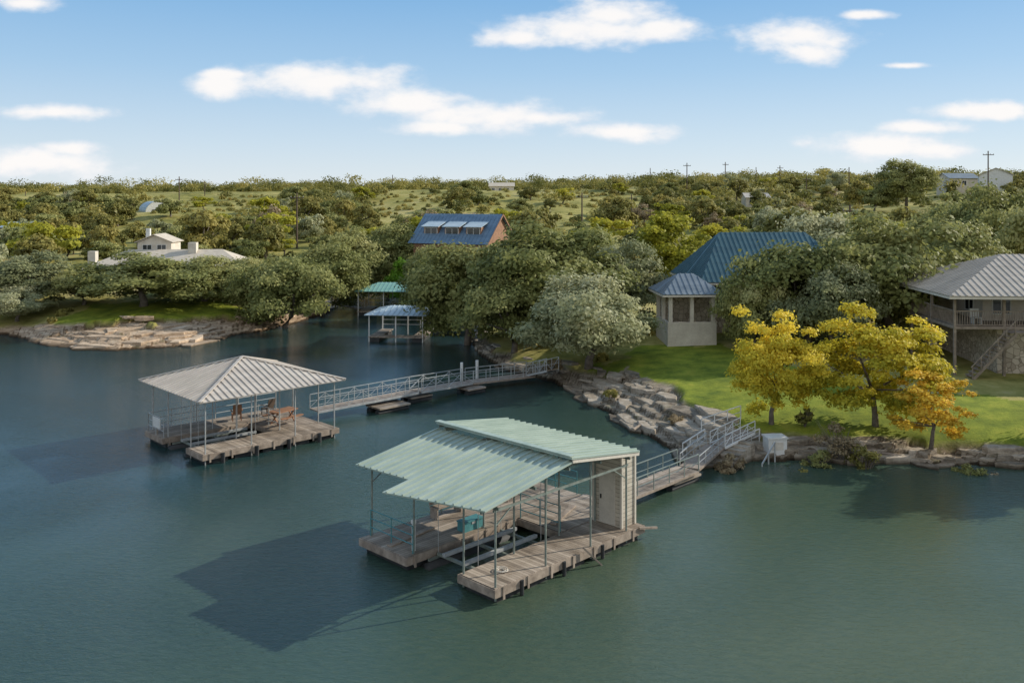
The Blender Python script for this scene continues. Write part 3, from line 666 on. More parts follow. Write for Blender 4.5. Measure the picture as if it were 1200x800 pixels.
# left dock
fx_,fy_=at(238,533,.55)
ld=thing('boat_dock',(fx_,fy_,0),R(43.5),'square floating dock with tan metal pyramid roof out in the lake','dock')
deckpart(ld,0,0,8,1.9,M['deckx']); deckpart(ld,5.0,1.97,7.9,4.5,M['deckx']); deckpart(ld,-.2,4.57,7.9,6.9,M['decky'])
floats(ld,0,0,8,1.9,5); floats(ld,-.2,4.57,7.9,6.9,5); floats(ld,5,1.97,7.9,4.5,2)
e0,e1,z0,z1=-.35,8.3,3.3,4.6; f0,f1=-.35,7.6; cx,cy=(e0+e1)/2,(f0+f1)/2
rf=MB(); cr=[(e0,f0,z0),(e1,f0,z0),(e1,f1,z0),(e0,f1,z0)]
for i in range(4): rf.roof([cr[i],cr[(i+1)%4],(cx,cy,z1)],.05,.36,.05,.06)
ro=rf.build('roof',M['tanroof'],ld)
hp=MB()
for c_ in cr: hp.bar(Vector(c_)+Vector((0,0,.05)),(cx,cy,z1+.06),.16,.04)
hp.build('hip_cap',M['tanroof'],ro)
for v in (.08,1.8,4.7,6.8):
    for u in (.15,2.7,5.3,7.8): post(ld,u,v,.0,3.32,M['steel'],.035)
fr=MB()
for v in (.08,6.8): fr.bar((-.1,v,3.27),(8,v,3.27),.07,.12)
for u in (.15,2.7,5.3,7.8): fr.bar((u,0,3.25),(u,7,3.25),.07,.12)
fr.build('roof_frame',M['steel'],ld)
for a_,b_,n_,m_ in (((-.1,4.7,.55),(-.1,6.8,.55),2,2),((-.1,6.8,.55),(7.8,6.8,.55),6,2),((5.4,1.95,.55),(5.4,4.5,.55),2,2)):
    rl=MB(); rail(rl,a_,b_,1.0,n_,m_); rl.build('railing',M['steel'],ld)
for u in (1.0,2.9,4.8,6.7):
    tb=MB(); tb.tube([(u,-.15,.5),(u,-.15,-.1)],.11,8); tb.build('bumper',M['float'],ld)
t=adir('notice_board',ld,.05,5.6,.551,0,'white notice board on the left railing of the pyramid roofed dock','sign')
MB().box(-.2,-.5,.4,-.16,.5,.95).build('panel',M['white'],t); MB().box(-.155,-.04,0,-.11,.04,.95).build('upright',M['wood'],t)
t=adir('picnic_table',ld,6.3,3.2,.551,.2,'brown picnic table under the pyramid roof','table')
MB().box(-.8,-.4,.7,.8,.4,.76).build('tabletop',M['brownwood'],t)
for s_ in (-.6,.6): MB().bar((s_,-.35,0),(s_,.3,.7),.07).bar((s_,.35,0),(s_,-.3,.7),.07).build('leg',M['brownwood'],t)
for s_ in (-.75,.75): MB().box(-.8,s_-.12,.42,.8,s_+.12,.47).build('bench_seat',M['brownwood'],t)
chair(ld,4.6,5.6,R(160),'brown deck chair on the left arm of the pyramid roofed dock',M['brownwood'])
chair(ld,6.6,5.6,R(190),'dark deck chair at the back of the pyramid roofed dock',M['darkwood'])
x,y=wpt(ld,2.4,3.2); bl2=copy_tree(bl); bl2.location=(x,y,0); bl2.rotation_euler.z=R(43.5); bl2['label']='empty boat lift in the slip under the pyramid roof'
def gangway(p,q,w,label,mat_d,mat_r,h=1.05,n=8,truss=True,name='gangway',cat='gangway',sides=(-1,1),rw=.05):
    p=Vector(p);q=Vector(q); d=q-p; a=math.atan2(d.y,d.x); L=math.hypot(d.x,d.y); dz=d.z
    t=thing(name,p,a,label,cat)
    MB().bar((0,0,-.03),(L,0,dz-.03),w,.06).build('deck',mat_d,t)
    for s_ in (-1,1): MB().bar((0,s_*(w/2+.03),-.06),(L,s_*(w/2+.03),dz-.06),.05,.12).build('side_beam',mat_r if truss else M['wood'],t)
    for s_ in sides:
        mb=MB(); y_=s_*(w/2+.03)
        for i in range(n+1):
            x_=L*i/n; z_=dz*i/n; mb.bar((x_,y_,z_),(x_,y_,z_+h),rw)
            if truss and i<n:
                z2=dz*(i+1)/n
                if i%2==0: mb.bar((x_,y_,z_+.05),(L*(i+1)/n,y_,z2+h-.05),rw*.7)
                else: mb.bar((x_,y_,z_+h-.05),(L*(i+1)/n,y_,z2+.05),rw*.7)
        mb.bar((0,y_,h),(L,y_,dz+h),rw*1.15); mb.bar((0,y_,h*.5),(L,y_,dz+h*.5),rw*.7); mb.build('railing',mat_r,t)
    return t
A=at(368,480,.6); B=at(485,460,.7); B2=at(548,448,.55); D=at(622,437,.7); E=at(648,432,1.4)
gangway((A[0],A[1],.6),(B[0],B[1],.82),1.1,'long galvanised truss ramp leading from the pyramid roofed dock',M['wood'],M['steel'],.85,7,rw=.036)
gangway((B[0]+.1,B[1]+.1,.82),(B2[0],B2[1],.6),1.1,'second truss span of the long walkway sloping down to the white piles',M['wood'],M['steel'],.85,4,rw=.036)
gangway((B2[0]+.1,B2[1]+.1,.59),(D[0],D[1],.6),1.2,'flat railed section of the long walkway near the shore',M['wood'],M['steel'],.85,5,False,rw=.036)
gangway((D[0]+.1,D[1]+.05,.62),(E[0],E[1]+.3,1.3),1.1,'short last ramp of the long walkway landing on the bank',M['wood'],M['steel'],.85,3,True,rw=.036)
def pontoon(px,py,w,l,rz,label):
    x,y=at(px,py,.4); t=thing('pontoon',(x,y,0),rz,label,'pontoon')
    MB().box(-l/2,-w/2,.3,l/2,w/2,.4).build('deck',M['decky'],t)
    for s_ in (-1,1): MB().tube([(-l/2,s_*w*.3,.08),(l/2,s_*w*.3,.08)],.2,10).build('float',M['float'],t)
pontoon(455,473,1.6,2.4,R(43),'low wooden float beside the middle of the long walkway')
pontoon(488,462,1.3,1.8,R(43),'smaller low float under the bend of the long walkway')
pontoon(552,453,1.4,1.6,R(43),'float carrying the joint of the long walkway')
for i,(px,py) in enumerate(((541,452),(559,449))):
    x,y=at(px,py,0); o=MB().tube([(0,0,-.5),(0,0,1.7)],.11,10).build('mooring_pile',M['white']); o.location=(x,y,0); tag(o,'white mooring pile '+('left' if i==0 else 'right')+' of the long walkway joint','pile')
gs=wpt(nd,9.7,2.8); S1=at(806,549,.6)
gangway((gs[0],gs[1],.57),(S1[0],S1[1],.62),1.15,'wooden walkway with grey green rails leading off the nearest dock',M['decky'],M['greensteel'],.8,5,False,rw=.035)
S2=at(838,524,.7); S3=at(876,503,1.2)
gangway((S1[0]+.1,S1[1]+.1,.64),(S2[0],S2[1],.8),.9,'grey metal ramp climbing from the walkway to the rock ledges',M['wood'],M['steel'],.6,4,False,rw=.03)
gangway((S2[0]+.15,S2[1]+.1,.8),(S3[0],S3[1],max(gz(*S3)+.1,1.15)),.9,'railed boardwalk from the metal ramp up to the lawn',M['wood'],M['white'],.6,4,True,rw=.03)
pontoon(790,556,1.6,2.2,R(45),'float under the walkway near the rocks')
x,y=at(838,533,.6); st=thing('stone_steps',(x,y,max(gz(x,y)-.1,.2)),R(48),'grey stone steps beside the metal ramp','steps')
for i in range(6): MB().box(i*.42,-.9,-.3,i*.42+.44,.5,.12*(i+1)).build('step',M['rockgrey'],st)
x,y=at(893,528,.8); x2,y2=at(908,507,1.5); o=thing('handrail',(x,y,gz(x,y)),0,'leaning grey handrail below the white box','handrail')
MB().bar((0,0,.7),(x2-x,y2-y,1.6),.06).build('top_rail',M['steel'],o)
for k in (0,.5,1): MB().bar(((x2-x)*k,(y2-y)*k,-.3),((x2-x)*k,(y2-y)*k,.7+.9*k),.06).build('post',M['steel'],o)
def lowrail(px0,py0,px1,py1,z0,z1,label):
    x,y=at(px0,py0,z0); x2,y2=at(px1,py1,z1); za=gz(x,y); zb=gz(x2,y2); o=thing('handrail',(x,y,za),0,label,'handrail'); dx,dy,dz=x2-x,y2-y,zb-za
    MB().bar((0,0,.75),(dx,dy,dz+.75),.05).build('top_rail',M['white'],o); MB().bar((0,0,.4),(dx,dy,dz+.4),.035).build('middle_rail',M['white'],o)
    for k in (0,.33,.66,1): MB().bar((dx*k,dy*k,dz*k-.4),(dx*k,dy*k,dz*k+.75),.05).build('post',M['white'],o)
lowrail(822,500,868,484,1.0,1.5,'low pale handrail along the top of the rock ledges')
lowrail(800,520,826,505,.8,1.1,'short pale handrail on the rock ledges above the walkway')
lowrail(862,516,890,496,.9,1.5,'pale handrail between the boardwalk and the white box')
def driftwood(px,py,L,rz,label):
    x,y=at(px,py,.3); mb=MB(); mb.tube([(-L/2,0,0),(-L*.1,.08,.06),(L/2,-.05,.02)],[.09,.07,.03],7); mb.tube([(-L*.1,.08,.06),(L*.15,.35,.25)],[.04,.015],5)
    o=mb.build('driftwood',M['wood']); o.location=(x,y,max(gz(x,y),0)+.1); o.rotation_euler=(0,0,rz); tag(o,label,'driftwood')
driftwood(880,533,2.2,.5,'grey driftwood log lying below the leaning handrail')
driftwood(1035,533,1.8,-.2,'grey driftwood log at the water below the wider yellow tree')
driftwood(752,500,1.9,.9,'grey driftwood log on the ledges below the stone path')
x,y=at(908,498,1.7); z=gz(x,y); o=thing('utility_box',(x,y,z),.1,'white square utility box at the foot of the first yellow tree','utility box')
MB().box(-.5,-.4,-.2,.5,.4,.72).build('body',M['white'],o); MB().box(-.55,-.45,.725,.55,.45,.8).build('lid',M['white'],o); MB().box(-.3,-.42,.15,.3,-.403,.55).build('panel',M['cream'],o)
def smalldock(px,py,w,d,rz,mat,eave,peak,label):
    x,y=at(px,py,.5); t=thing('covered_dock',(x,y,0),rz,label,'dock')
    MB().box(-w/2,-d/2,.42,w/2,-d/2+1.2,.5).build('deck',M['deckx'],t); MB().box(-w/2,-d/2+1.21,.42,-w/2+1.2,d/2,.5).build('side_deck',M['decky'],t); MB().box(w/2-1.2,-d/2+1.21,.42,w/2,d/2,.5).build('side_deck',M['decky'],t)
    for s_ in (-1,1): MB().box(s_*(w/2-.6)-.5,-d/2+.1,-.1,s_*(w/2-.6)+.5,d/2-.1,.41).build('float',M['float'],t)
    c_=[(-w/2-.3,-d/2-.3,eave),(w/2+.3,-d/2-.3,eave),(w/2+.3,d/2+.3,eave),(-w/2-.3,d/2+.3,eave)]
    k=w*.18; r0,r1=(-k,0,peak),(k,0,peak); rf=MB()
    rf.roof([c_[0],c_[1],r1,r0],.05,.5); rf.roof([c_[1],c_[2],r1],.05,.5); rf.roof([c_[2],c_[3],r0,r1],.05,.5); rf.roof([c_[3],c_[0],r0],.05,.5)
    rf.build('roof',mat,t)
    for a_ in (-w/2+.1,0,w/2-.1):
        for b_ in (-d/2+.1,d/2-.1): MB().bar((a_,b_,.0),(a_,b_,eave),.09).build('post',M['white'],t)
    rl=MB(); rail(rl,(-w/2+.1,d/2-.1,.5),(w/2-.1,d/2-.1,.5),.95,4,1,.03); rl.build('railing',M['white'],t)
    return t
smalldock(471,390,5.4,5.4,R(-6),M['blueroof'],2.6,3.2,'small covered dock with pale blue roof in the inlet')
smalldock(455,362,6.2,5.6,R(-4),M['aquaroof'],2.9,3.7,'small covered dock with aqua green roof at the head of the inlet')
P1=at(505,386,.6); P2=at(550,380,.9); gangway((P1[0],P1[1],.5),(P2[0],P2[1],.8),1.1,'dark wooden footbridge from the blue roofed dock to the oaks',M['darkwood'],M['darkwood'],1,5,False)
P1=at(424,360,.6); P2=at(392,355,.9); gangway((P1[0],P1[1],.5),(P2[0],P2[1],.9),1.1,'white railed footbridge from the aqua roofed dock to the left bank',M['wood'],M['white'],1,4,False)
# ---------------------------------------------------------------- houses
def window(par,x0,z0,x1,z1,y,mat=None,axis='y'):
    f=MB(); e=.07
    def B(a,b,c,d,o0,o1,mb):
        if axis=='y': mb.box(a,y-o1,b,c,y-o0,d)
        else: mb.box(y-o1,a,b,y-o0,c,d)
    B(x0,z0,x1,z0+e,.003,.05,f);B(x0,z1-e,x1,z1,.003,.05,f);B(x0,z0+e,x0+e,z1-e,.003,.05,f);B(x1-e,z0+e,x1,z1-e,.003,.05,f);B((x0+x1)/2-.025,z0+e,(x0+x1)/2+.025,z1-e,.003,.045,f)
    w=f.build('window',mat or M['white'],par); g_=MB(); B(x0+e,z0+e,x1-e,z1-e,.004,.02,g_); g_.build('pane',M['glass'],w if par.parent is None else par)
def hip(t,x0,y0,x1,y1,ze,zr_,mat,k=None,sp=.45,name='roof'):
    yc=(y0+y1)/2; k=k if k is not None else (y1-y0)/2; a=(x0+k,yc,zr_); b=(x1-k,yc,zr_); c_=[(x0,y0,ze),(x1,y0,ze),(x1,y1,ze),(x0,y1,ze)]
    rf=MB()
    if x1-x0-2*k<.05:
        a=b=((x0+x1)/2,yc,zr_)
        for i in range(4): rf.roof([c_[i],c_[(i+1)%4],a],.06,sp)
    else:
        rf.roof([c_[0],c_[1],b,a],.06,sp); rf.roof([c_[1],c_[2],b],.06,sp); rf.roof([c_[2],c_[3],a,b],.06,sp); rf.roof([c_[3],c_[0],a],.06,sp)
    o=rf.build(name,mat,t); 
    fs=MB(); fs.box(x0,y0,ze-.22,x1,y0+.05,ze-.07); fs.box(x0,y1-.05,ze-.22,x1,y1,ze-.07); fs.box(x0,y0+.055,ze-.22,x0+.05,y1-.055,ze-.07); fs.box(x1-.05,y0+.055,ze-.22,x1,y1-.055,ze-.07)
    fs.build('fascia',M['cream'],o); return o
hx0,hy0=29.6,60.0; g0=1.9
rh=thing('lake_house',(hx0,hy0,g0),R(-4),'two storey stone lake house with grey metal hip roof and balcony','house')
hip(rh,-.6,-.8,18,12,5.3,7.7,M['greyroof'],6.2)
MB().box(3.2,.9,-.6,17,11,2.95).build('lower_wall',M['stone'],rh); uw=MB().box(3.0,2.6,3.25,17,11,5.2).build('upper_wall',M['cream'],rh)
for a_ in (3.6,6.4,9.2,12): window(uw,a_,3.7,a_+1.3,4.9,2.6)
window(uw,4,3.7,5.4,4.9,3.0,axis='x'); 
dl=MB().box(5.2,.84,0,6.3,.895,2.2).build('door',M['plum'],rh); MB().box(5.3,.80,1.0,5.36,.835,1.1).build('handle',M['steel'],dl)
window(rh,7.4,.8,9.0,2.1,.9)
MB().box(0,0,3.0,17,2.58,3.2).box(0,2.585,3.0,2.98,8,3.2).build('balcony',M['wood'],rh)
for a_ in (.1,3.3,6.5,9.7,12.9): MB().box(a_-.08,.06,-.5,a_+.08,.22,5.25).build('post',M['wood'],rh)
for b_ in (4,7.8): MB().box(.02,b_-.08,-.5,.18,b_+.08,5.25).build('post',M['wood'],rh)
def picket(mb,p,q,h,sp=.16):
    p=Vector(p);q=Vector(q); n_=int((q-p).length/sp)
    for i in range(n_+1):
        a=p.lerp(q,i/n_); mb.bar(a+Vector((0,0,.08)),a+Vector((0,0,h-.03)),.035)
    mb.bar(p+Vector((0,0,h)),q+Vector((0,0,h)),.1,.06); mb.bar(p+Vector((0,0,.08)),q+Vector((0,0,.08)),.05)
rl=MB(); picket(rl,(.1,.1,3.2),(17,.1,3.2),1.0); picket(rl,(.1,.2,3.2),(.1,8,3.2),1.0); rl.build('railing',M['wood'],rh)
stt=MB(); 
for i in range(14): stt.box(3.4-i*.2-.2,-1.15,2.9-i*.22,3.4-i*.2+.04,-.25,2.94-i*.22)
stt.bar((3.5,-.22,2.85),(.6,-.22,-.3),.05,.18); stt.bar((3.5,-1.18,2.85),(.6,-1.18,-.3),.05,.18); stt.bar((3.5,-1.18,3.8),(.6,-1.18,.65),.06,.06)
for i in range(6): stt.bar((3.4-i*.54,-1.18,2.85-i*.6),(3.4-i*.54,-1.18,3.7-i*.6),.05)
stt.box(3.4,-1.2,2.9,4.4,-.05,2.98); stt.bar((4.3,-1.1,-.4),(4.3,-1.1,2.9),.12)
stt.build('staircase',M['wood'],rh)
tv=adir('patio_chair',rh,2.0,1.3,0,0,'white chair on the balcony of the grey roofed house','chair'); tv.location.z=g0+3.201
MB().box(-.3,-.3,.4,.3,.3,.46).build('seat',M['white'],tv); MB().box(-.3,.3,.4,.3,.36,1.0).build('backrest',M['white'],tv)
for s_ in (-1,1): MB().box(s_*.23-.03,-.26,0,s_*.23+.03,.26,.395).build('leg',M['white'],tv)
# centre house
g0=1.9
ch=thing('lake_house',(12.6,72.5,g0),R(3),'stone house with dark teal metal roof and white walled corner porch','house')
hip(ch,3.6,3.4,18.0,14.6,4.65,8.7,M['tealroof'],3.2)
w_=MB().box(4.5,4.8,-.6,17.2,14.0,4.55).build('wall',M['stone'],ch)
for a_ in (7,10,13): window(w_,a_,1.6,a_+1.5,3.2,4.8)
hip(ch,-.5,-.5,4.6,5.2,4.05,5.5,M['bluegreyroof'],1.9,name='porch_roof')
MB().box(0,0,-.6,4.0,.25,1.75).box(0,.255,-.6,.25,4.4,1.75).build('porch_wall',M['cream'],ch)
for a_,b_ in ((.25,.15),(3.75,.15),(2.0,.15),(.15,2.3),(.15,4.2)): MB().box(a_-.15,b_-.13,1.752,a_+.15,b_+.13,4.0).build('column',M['cream'],ch)
MB().box(.26,.26,.1,3.74,4.3,.2).build('porch_floor',M['stone'],ch)
MB().box(.3,4.45,.2,4.45,4.55,3.95).build('porch_back_wall',M['stone'],ch)
# dormer house
Y=125; x0=atY(483,Y); g0=3.2
dh=thing('dormer_house',(x0,Y,g0),R(-24),'brown gabled house with blue metal roof and a row of dormer windows','house')
W=11.5; ze=4.4; zt=8.4; D_=9
rf=MB(); rf.roof([(-.5,-.4,ze),(W+.4,-.4,ze),(W+.4,D_/2,zt),(-.5,D_/2,zt)],.08,.6); rf.roof([(W+.4,D_+.4,ze),(-.5,D_+.4,ze),(-.5,D_/2,zt),(W+.4,D_/2,zt)],.08,.6)
ro=rf.build('roof',M['slateblueroof'],dh)
MB().box(.2,0,-1,W,D_,ze-.02).build('wall',M['brownwood'],dh)
MB().prism([(W,0,ze),(W,D_,ze),(W,D_/2,zt-.15)],(-.15,0,0)).build('gable_wall',M['brownwood'],dh)
MB().prism([(.2,0,ze),(.2,D_,ze),(.2,D_/2,zt-.15)],(.15,0,0)).build('gable_wall',M['brownwood'],dh)
bb=MB(); bb.bar((W+.42,-.45,ze-.08),(W+.42,D_/2,zt-.05),.08,.2); bb.bar((W+.42,D_+.45,ze-.08),(W+.42,D_/2,zt-.05),.08,.2); bb.build('barge_board',M['brownwood'],dh)
for i in range(3):
    a_=1.2+i*3.3; d_=MB().box(a_,1.2,ze+.9,a_+2.3,4.0,ze+2.25).build('dormer',M['brownwood'],dh)
    window(d_,a_+.15,ze+1.1,a_+2.15,ze+2.15,1.2)
    MB().roof([(a_-.25,.75,ze+2.3),(a_+2.55,.75,ze+2.3),(a_+2.55,3.6,ze+3.1),(a_-.25,3.6,ze+3.1)],.08,0).build('dormer_roof',M['blueroof'],d_)
for a_ in (1.2,4.3,7.4): window(dh,a_,1.2,a_+1.6,2.8,0)
MB().box(-.4,-2.2,1.9,W+.3,-.01,2.05).build('veranda_roof',M['slateblueroof'],dh)
# beige house
Y=109; x0=atY(95,Y); g0=2.3
bh_=thing('ranch_house',(x0,Y,g0),R(4),'long low white house with beige shingle roof and pale chimneys','house')
hip(bh_,0,-.5,20.0,9,2.9,5.0,M['shingle'],4.2,0)
w_=MB().box(.6,0,-2.5,19.4,8.5,2.75).build('wall',M['cream'],bh_)
for a_ in (1.4,4.2,7.4,10.6,13.6,16.4): window(w_,a_,.8,a_+1.4,2.2,0)
MB().box(.0,2.0,0,.9,3.0,4.9).build('chimney',M['cream'],bh_); MB().box(11.8,3.2,3,12.8,4.2,5.9).build('chimney',M['cream'],bh_)
u_=MB().box(5.0,5,2.9,9.2,9,5.9).build('upper_wall',M['cream'],bh_); window(u_,5.6,4.7,6.8,5.6,5); window(u_,7.4,4.7,8.6,5.6,5)
rf=MB(); rf.roof([(4.7,4.6,5.9),(4.7,9.5,5.9),(7.1,9.5,6.9),(7.1,4.6,6.9)],.08,0); rf.roof([(9.5,9.5,5.9),(9.5,4.6,5.9),(7.1,4.6,6.9),(7.1,9.5,6.9)],.08,0); rf.build('upper_roof',M['shingle'],bh_)
MB().prism([(5.0,5.02,5.9),(9.2,5.02,5.9),(7.1,5.02,6.75)],(0,.15,0)).build('gable_wall',M['cream'],bh_)
MB().box(5.7,6,6.0,6.2,6.5,7.6).build('chimney',M['white'],bh_)
def cottage(px,Y,w,d,hw,hr,rz,mw,mr,label,ztop=None):
    x=atY(px,Y); z=zpy(ztop,Y)-hw-hr
    t=thing('cottage',(x,Y,z),rz,label,'house')
    wl=MB().box(-w/2,-d/2,-4,w/2,d/2,hw).build('wall',mw,t)
    rf=MB(); rf.roof([(-w/2-.3,-d/2-.4,hw),(w/2+.3,-d/2-.4,hw),(w/2+.3,0,hw+hr),(-w/2-.3,0,hw+hr)],.1,0); rf.roof([(w/2+.3,d/2+.4,hw),(-w/2-.3,d/2+.4,hw),(-w/2-.3,0,hw+hr),(w/2+.3,0,hw+hr)],.1,0); rf.build('roof',mr,t)
    for s_ in (-1,1): MB().prism([(s_*w/2,-d/2,hw),(s_*w/2,d/2,hw),(s_*w/2,0,hw+hr-.1)],(-s_*.12,0,0)).build('gable_wall',mw,t)
    for k in range(max(1,int(w/3))): window(wl,-w/2+.8+k*2.6,hw-1.9,-w/2+2.0+k*2.6,hw-.6,-d/2)
    return t
cottage(1166,215,6,7,3.0,1.8,R(65),M['white'],M['greyroof'],'white gabled house on the ridge beside the tall pole',ztop=197)
cottage(1122,235,8,6,2.4,1.4,R(5),M['cream'],M['bluegreyroof'],'low dark roofed house on the ridge left of the white gabled house',ztop=203)
cottage(588,330,9,6,1.6,1.4,R(0),M['cream'],M['shingle'],'small tan roofed cottage on the crest of the grassy hill',ztop=214)
cottage(30,170,7,5,1.5,1.0,R(-20),M['cream'],M['blueroof'],'pale roofed shed in the trees at the far left',ztop=260)
cottage(885,230,6,5,1.4,1.2,R(0),M['cream'],M['tanroof'],'small tan roofed house among the trees right of centre',ztop=226)
x=atY(180,235); z=zpy(256,235); t=thing('barn',(x,235,z),R(35),'small silver barn with rounded metal roof on the left hillside','barn')
prof=[(math.cos(a_)*3,math.sin(a_)*3.1) for a_ in np.linspace(0,math.pi,13)]
mb=MB(); vs=[];
for y_ in (-4,4):
    for a_,b_ in prof: vs.append((a_,y_,b_+1.4))
mb.add(vs,[(i,i+1,i+14,i+13) for i in range(12)]); mb.build('roof',M['blueroof'],t)
MB().prism([(a_*.97,-3.9,b_*.97+1.4) for a_,b_ in prof],(0,.1,0)).build('end_wall',M['white'],t)
MB().box(-2.95,-3.85,-3,2.95,3.85,1.4).build('wall',M['cream'],t); MB().box(-1.2,-3.98,-1,1.2,-3.91,2.4).build('door',M['dark'],t)
def upole(px,Y,top,bot,label,arm=True):
    x=atY(px,Y); z0=min(zpy(bot,Y),gz(x,Y)); z1=zpy(top,Y); t=thing('utility_pole',(x,Y,z0),random.uniform(-.4,.4),label,'pole')
    h=z1-z0; MB().tube([(0,0,-.5),(0,0,h)],[.17,.12],8).build('shaft',M['darkwood'],t)
    if arm:
        MB().box(-1.1,-.19,h-.9,1.1,-.11,h-.75).build('crossarm',M['darkwood'],t)
        for a_ in (-1,-.4,.4,1): MB().tube([(a_,-.15,h-.745),(a_,-.15,h-.55)],.05,6).build('insulator',M['steel'],t)
for a_ in [(210,230,207,250,'utility pole on the left hillside right of the silver barn'),(348,150,226,292,'tall utility pole above the wide inlet oak'),(682,160,226,276,'utility pole behind the central oaks'),(805,260,191,230,'utility pole on the skyline above the yellow green tree'),(762,300,197,228,'thin pole on the skyline left of the yellow green tree'),(850,280,190,225,'utility pole on the skyline above the teal roofed house'),(914,280,194,225,'skyline pole in the group right of the teal roofed house'),(886,300,196,225,'thin skyline pole between the two poles above the teal roofed house'),(1158,190,177,228,'tall utility pole between the two ridge houses'),(945,250,207,232,'short utility pole on the ridge left of the lone oak'),(30,300,224,250,'small utility pole near the left edge of the skyline'),(740,200,228,262,'utility pole on the slope behind the yellow green tree'),(996,120,240,300,'utility pole behind the oaks right of the teal roofed house'),(1133,100,292,345,'thin pole beside the left end of the grey roofed house'),(240,300,212,235,'small thin pole on the left skyline'),(460,310,205,232,'thin pole on the skyline left of the grassy hill crest'),(995,260,196,225,'thin pole on the skyline left of the lone oak')]: upole(*a_,arm=(a_[0] not in (762,1133,30,886,240,460,995)))
x,y=at(105,356,1.2); x2,y2=at(255,351,1.3)
t=thing('retaining_wall',(x,y,gz(x,y)),math.atan2(y2-y,x2-x),'low stone wall along the back of the left lawn','wall'); L=math.hypot(x2-x,y2-y)
MB().box(0,-.25,-.8,L,.25,.7).build('masonry',M['stone'],t); MB().box(-.05,-.3,.705,L+.05,.3,.78).build('coping',M['rocktan'],t)
# ---------------------------------------------------------------- world
SUN=Vector((6.3,2.5,3.4)).normalized(); el=math.asin(SUN.z); az=math.atan2(SUN.x,SUN.y)
w=bpy.data.worlds.new('World'); bpy.context.scene.world=w; w.use_nodes=True; nt=w.node_tree; nt.nodes.clear()
ST=.12
sky=N(nt,'ShaderNodeTexSky',sky_type='NISHITA'); sky.sun_disc=False; sky.sun_elevation=el; sky.sun_rotation=az; sky.air_density=1.0; sky.dust_density=.6; sky.ozone_density=2.0; sky.altitude=200
tc=N(nt,'ShaderNodeTexCoord'); sp=N(nt,'ShaderNodeSeparateXYZ'); nt.links.new(tc.outputs['Generated'],sp.inputs[0])
gr=ramp(nt,sp.outputs[2],[(0.0,(.80,.86,.90)),(.06,(.62,.76,.89)),(.14,(.39,.61,.85)),(.22,(.235,.48,.79)),(.6,(.22,.40,.66))])  # zenith end brightened above the frame for extra fill light
# pale haze added to the sky behind the viewpoint as frontal fill light
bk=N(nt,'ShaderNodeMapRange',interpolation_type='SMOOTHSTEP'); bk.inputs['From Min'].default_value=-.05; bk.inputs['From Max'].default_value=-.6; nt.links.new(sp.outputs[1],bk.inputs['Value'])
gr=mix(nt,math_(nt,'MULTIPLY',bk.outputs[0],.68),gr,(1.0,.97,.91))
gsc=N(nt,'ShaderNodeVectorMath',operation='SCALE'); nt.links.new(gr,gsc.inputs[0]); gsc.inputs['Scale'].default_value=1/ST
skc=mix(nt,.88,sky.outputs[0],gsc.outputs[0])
yy_=math_(nt,'MAXIMUM',sp.outputs[1],.05); uu_=math_(nt,'DIVIDE',sp.outputs[0],yy_); vv_=math_(nt,'DIVIDE',sp.outputs[2],yy_)
cm=N(nt,'ShaderNodeCombineXYZ'); nt.links.new(uu_,cm.inputs[0]); nt.links.new(vv_,cm.inputs[1])
mp=N(nt,'ShaderNodeMapping'); mp.inputs['Scale'].default_value=(1,1.9,1); nt.links.new(cm.outputs[0],mp.inputs[0])
nz=N(nt,'ShaderNodeTexNoise'); nz.inputs['Scale'].default_value=13; nz.inputs['Detail'].default_value=7; nz.inputs['Roughness'].default_value=.52; nt.links.new(mp.outputs[0],nz.inputs['Vector'])
nz2=noise(nt,mp.outputs[0],40,6,.6)
CL=[(690,34,115,22),(610,46,65,13),(722,20,60,24),(770,34,50,17),(375,96,105,24),(262,102,40,17),(262,88,30,8),(355,88,65,16),(470,120,85,19),(570,138,110,21),(520,150,70,12),(630,138,60,12),(725,155,75,12),(945,42,70,22),(950,62,40,18),(65,132,75,11),(40,192,120,20),(85,175,40,10),(1040,172,105,19),(1090,176,60,13),(1165,130,80,12),(1085,150,60,9),(30,3,55,11),(1060,77,40,5),(1010,18,30,6),(-150,90,90,20),(1400,80,110,24),(1500,180,120,15),(-250,170,120,14),(900,-150,200,50),(200,-200,220,60)]
dist=None
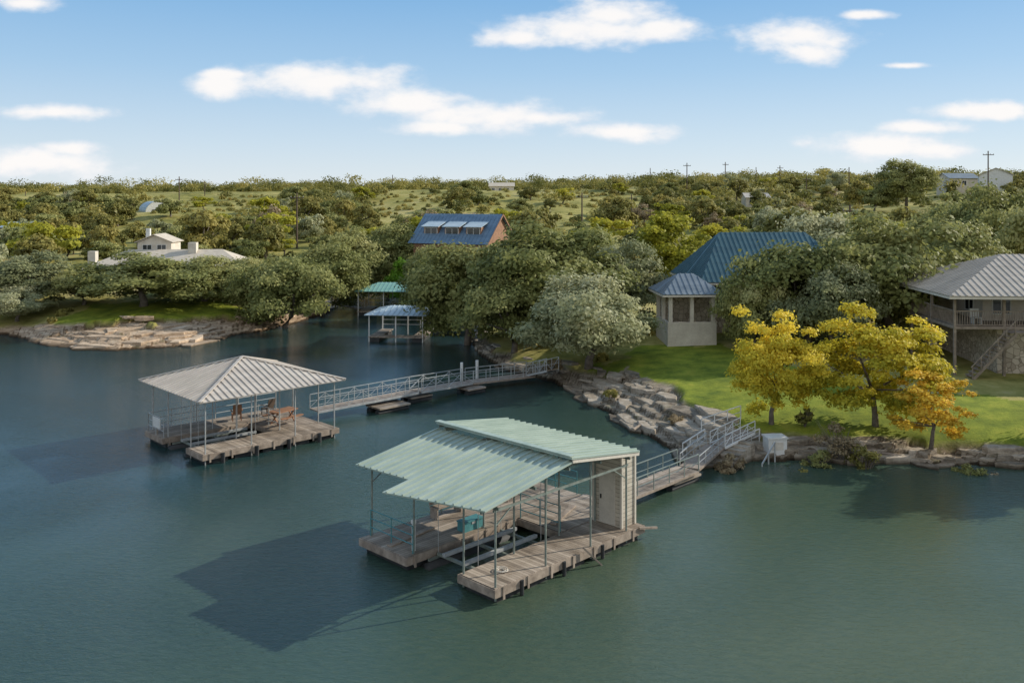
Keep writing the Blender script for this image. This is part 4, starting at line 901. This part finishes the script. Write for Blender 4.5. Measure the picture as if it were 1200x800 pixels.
for a_,b_,c_,d_ in CL:
    s1=N(nt,'ShaderNodeVectorMath',operation='SUBTRACT'); nt.links.new(cm.outputs[0],s1.inputs[0]); s1.inputs[1].default_value=((a_-600)/F,(HY-b_)/F,0)
    s2=N(nt,'ShaderNodeVectorMath',operation='MULTIPLY'); nt.links.new(s1.outputs[0],s2.inputs[0]); s2.inputs[1].default_value=(F/c_,F/d_,0)
    s3=N(nt,'ShaderNodeVectorMath',operation='LENGTH'); nt.links.new(s2.outputs[0],s3.inputs[0])
    if dist is None: dist=s3.outputs['Value']
    else:
        mn=N(nt,'ShaderNodeMath',operation='SMOOTH_MIN'); mn.inputs[2].default_value=.25; nt.links.new(dist,mn.inputs[0]); nt.links.new(s3.outputs['Value'],mn.inputs[1]); dist=mn.outputs[0]
v_=math_(nt,'SUBTRACT',1.12,dist); v_=math_(nt,'ADD',v_,math_(nt,'MULTIPLY',math_(nt,'SUBTRACT',nz.outputs['Fac'],.5),2.1)); v_=math_(nt,'ADD',v_,math_(nt,'MULTIPLY',math_(nt,'SUBTRACT',nz2,.5),.7))
mk=N(nt,'ShaderNodeMapRange',interpolation_type='SMOOTHSTEP'); mk.inputs['From Min'].default_value=-.1; mk.inputs['From Max'].default_value=.8; nt.links.new(v_,mk.inputs['Value'])
front=math_(nt,'GREATER_THAN',sp.outputs[1],.1); mk2=math_(nt,'MULTIPLY',math_(nt,'MULTIPLY',mk.outputs[0],front),.96)
ccol=ramp(nt,v_,[(.1,(.82,.86,.92)),(.9,(1.0,.97,.95))])
csc=N(nt,'ShaderNodeVectorMath',operation='SCALE'); nt.links.new(ccol,csc.inputs[0]); csc.inputs['Scale'].default_value=1/ST
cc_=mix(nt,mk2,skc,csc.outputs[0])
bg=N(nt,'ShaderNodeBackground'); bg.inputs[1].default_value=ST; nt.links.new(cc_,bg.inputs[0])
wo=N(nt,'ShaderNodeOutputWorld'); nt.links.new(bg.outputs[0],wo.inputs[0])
sl=bpy.data.lights.new('sun','SUN'); sl.energy=5.0; sl.angle=R(.5); sl.color=(1,.93,.80); so=bpy.data.objects.new('sun',sl); C.objects.link(so); so.rotation_euler=SUN.to_track_quat('Z','Y').to_euler()
cam=bpy.data.cameras.new('camera'); co_=bpy.data.objects.new('camera',cam); C.objects.link(co_); co_.location=(0,0,HC); co_.rotation_euler=(R(90),0,0)
cam.sensor_width=36; cam.lens=F/1200*36; cam.shift_y=-(400-HY)/1200; cam.clip_end=8000; cam.clip_start=.1
bpy.context.scene.camera=co_
vs_=bpy.context.scene.view_settings; vs_.view_transform='Standard'; vs_.look='None'; vs_.exposure=0
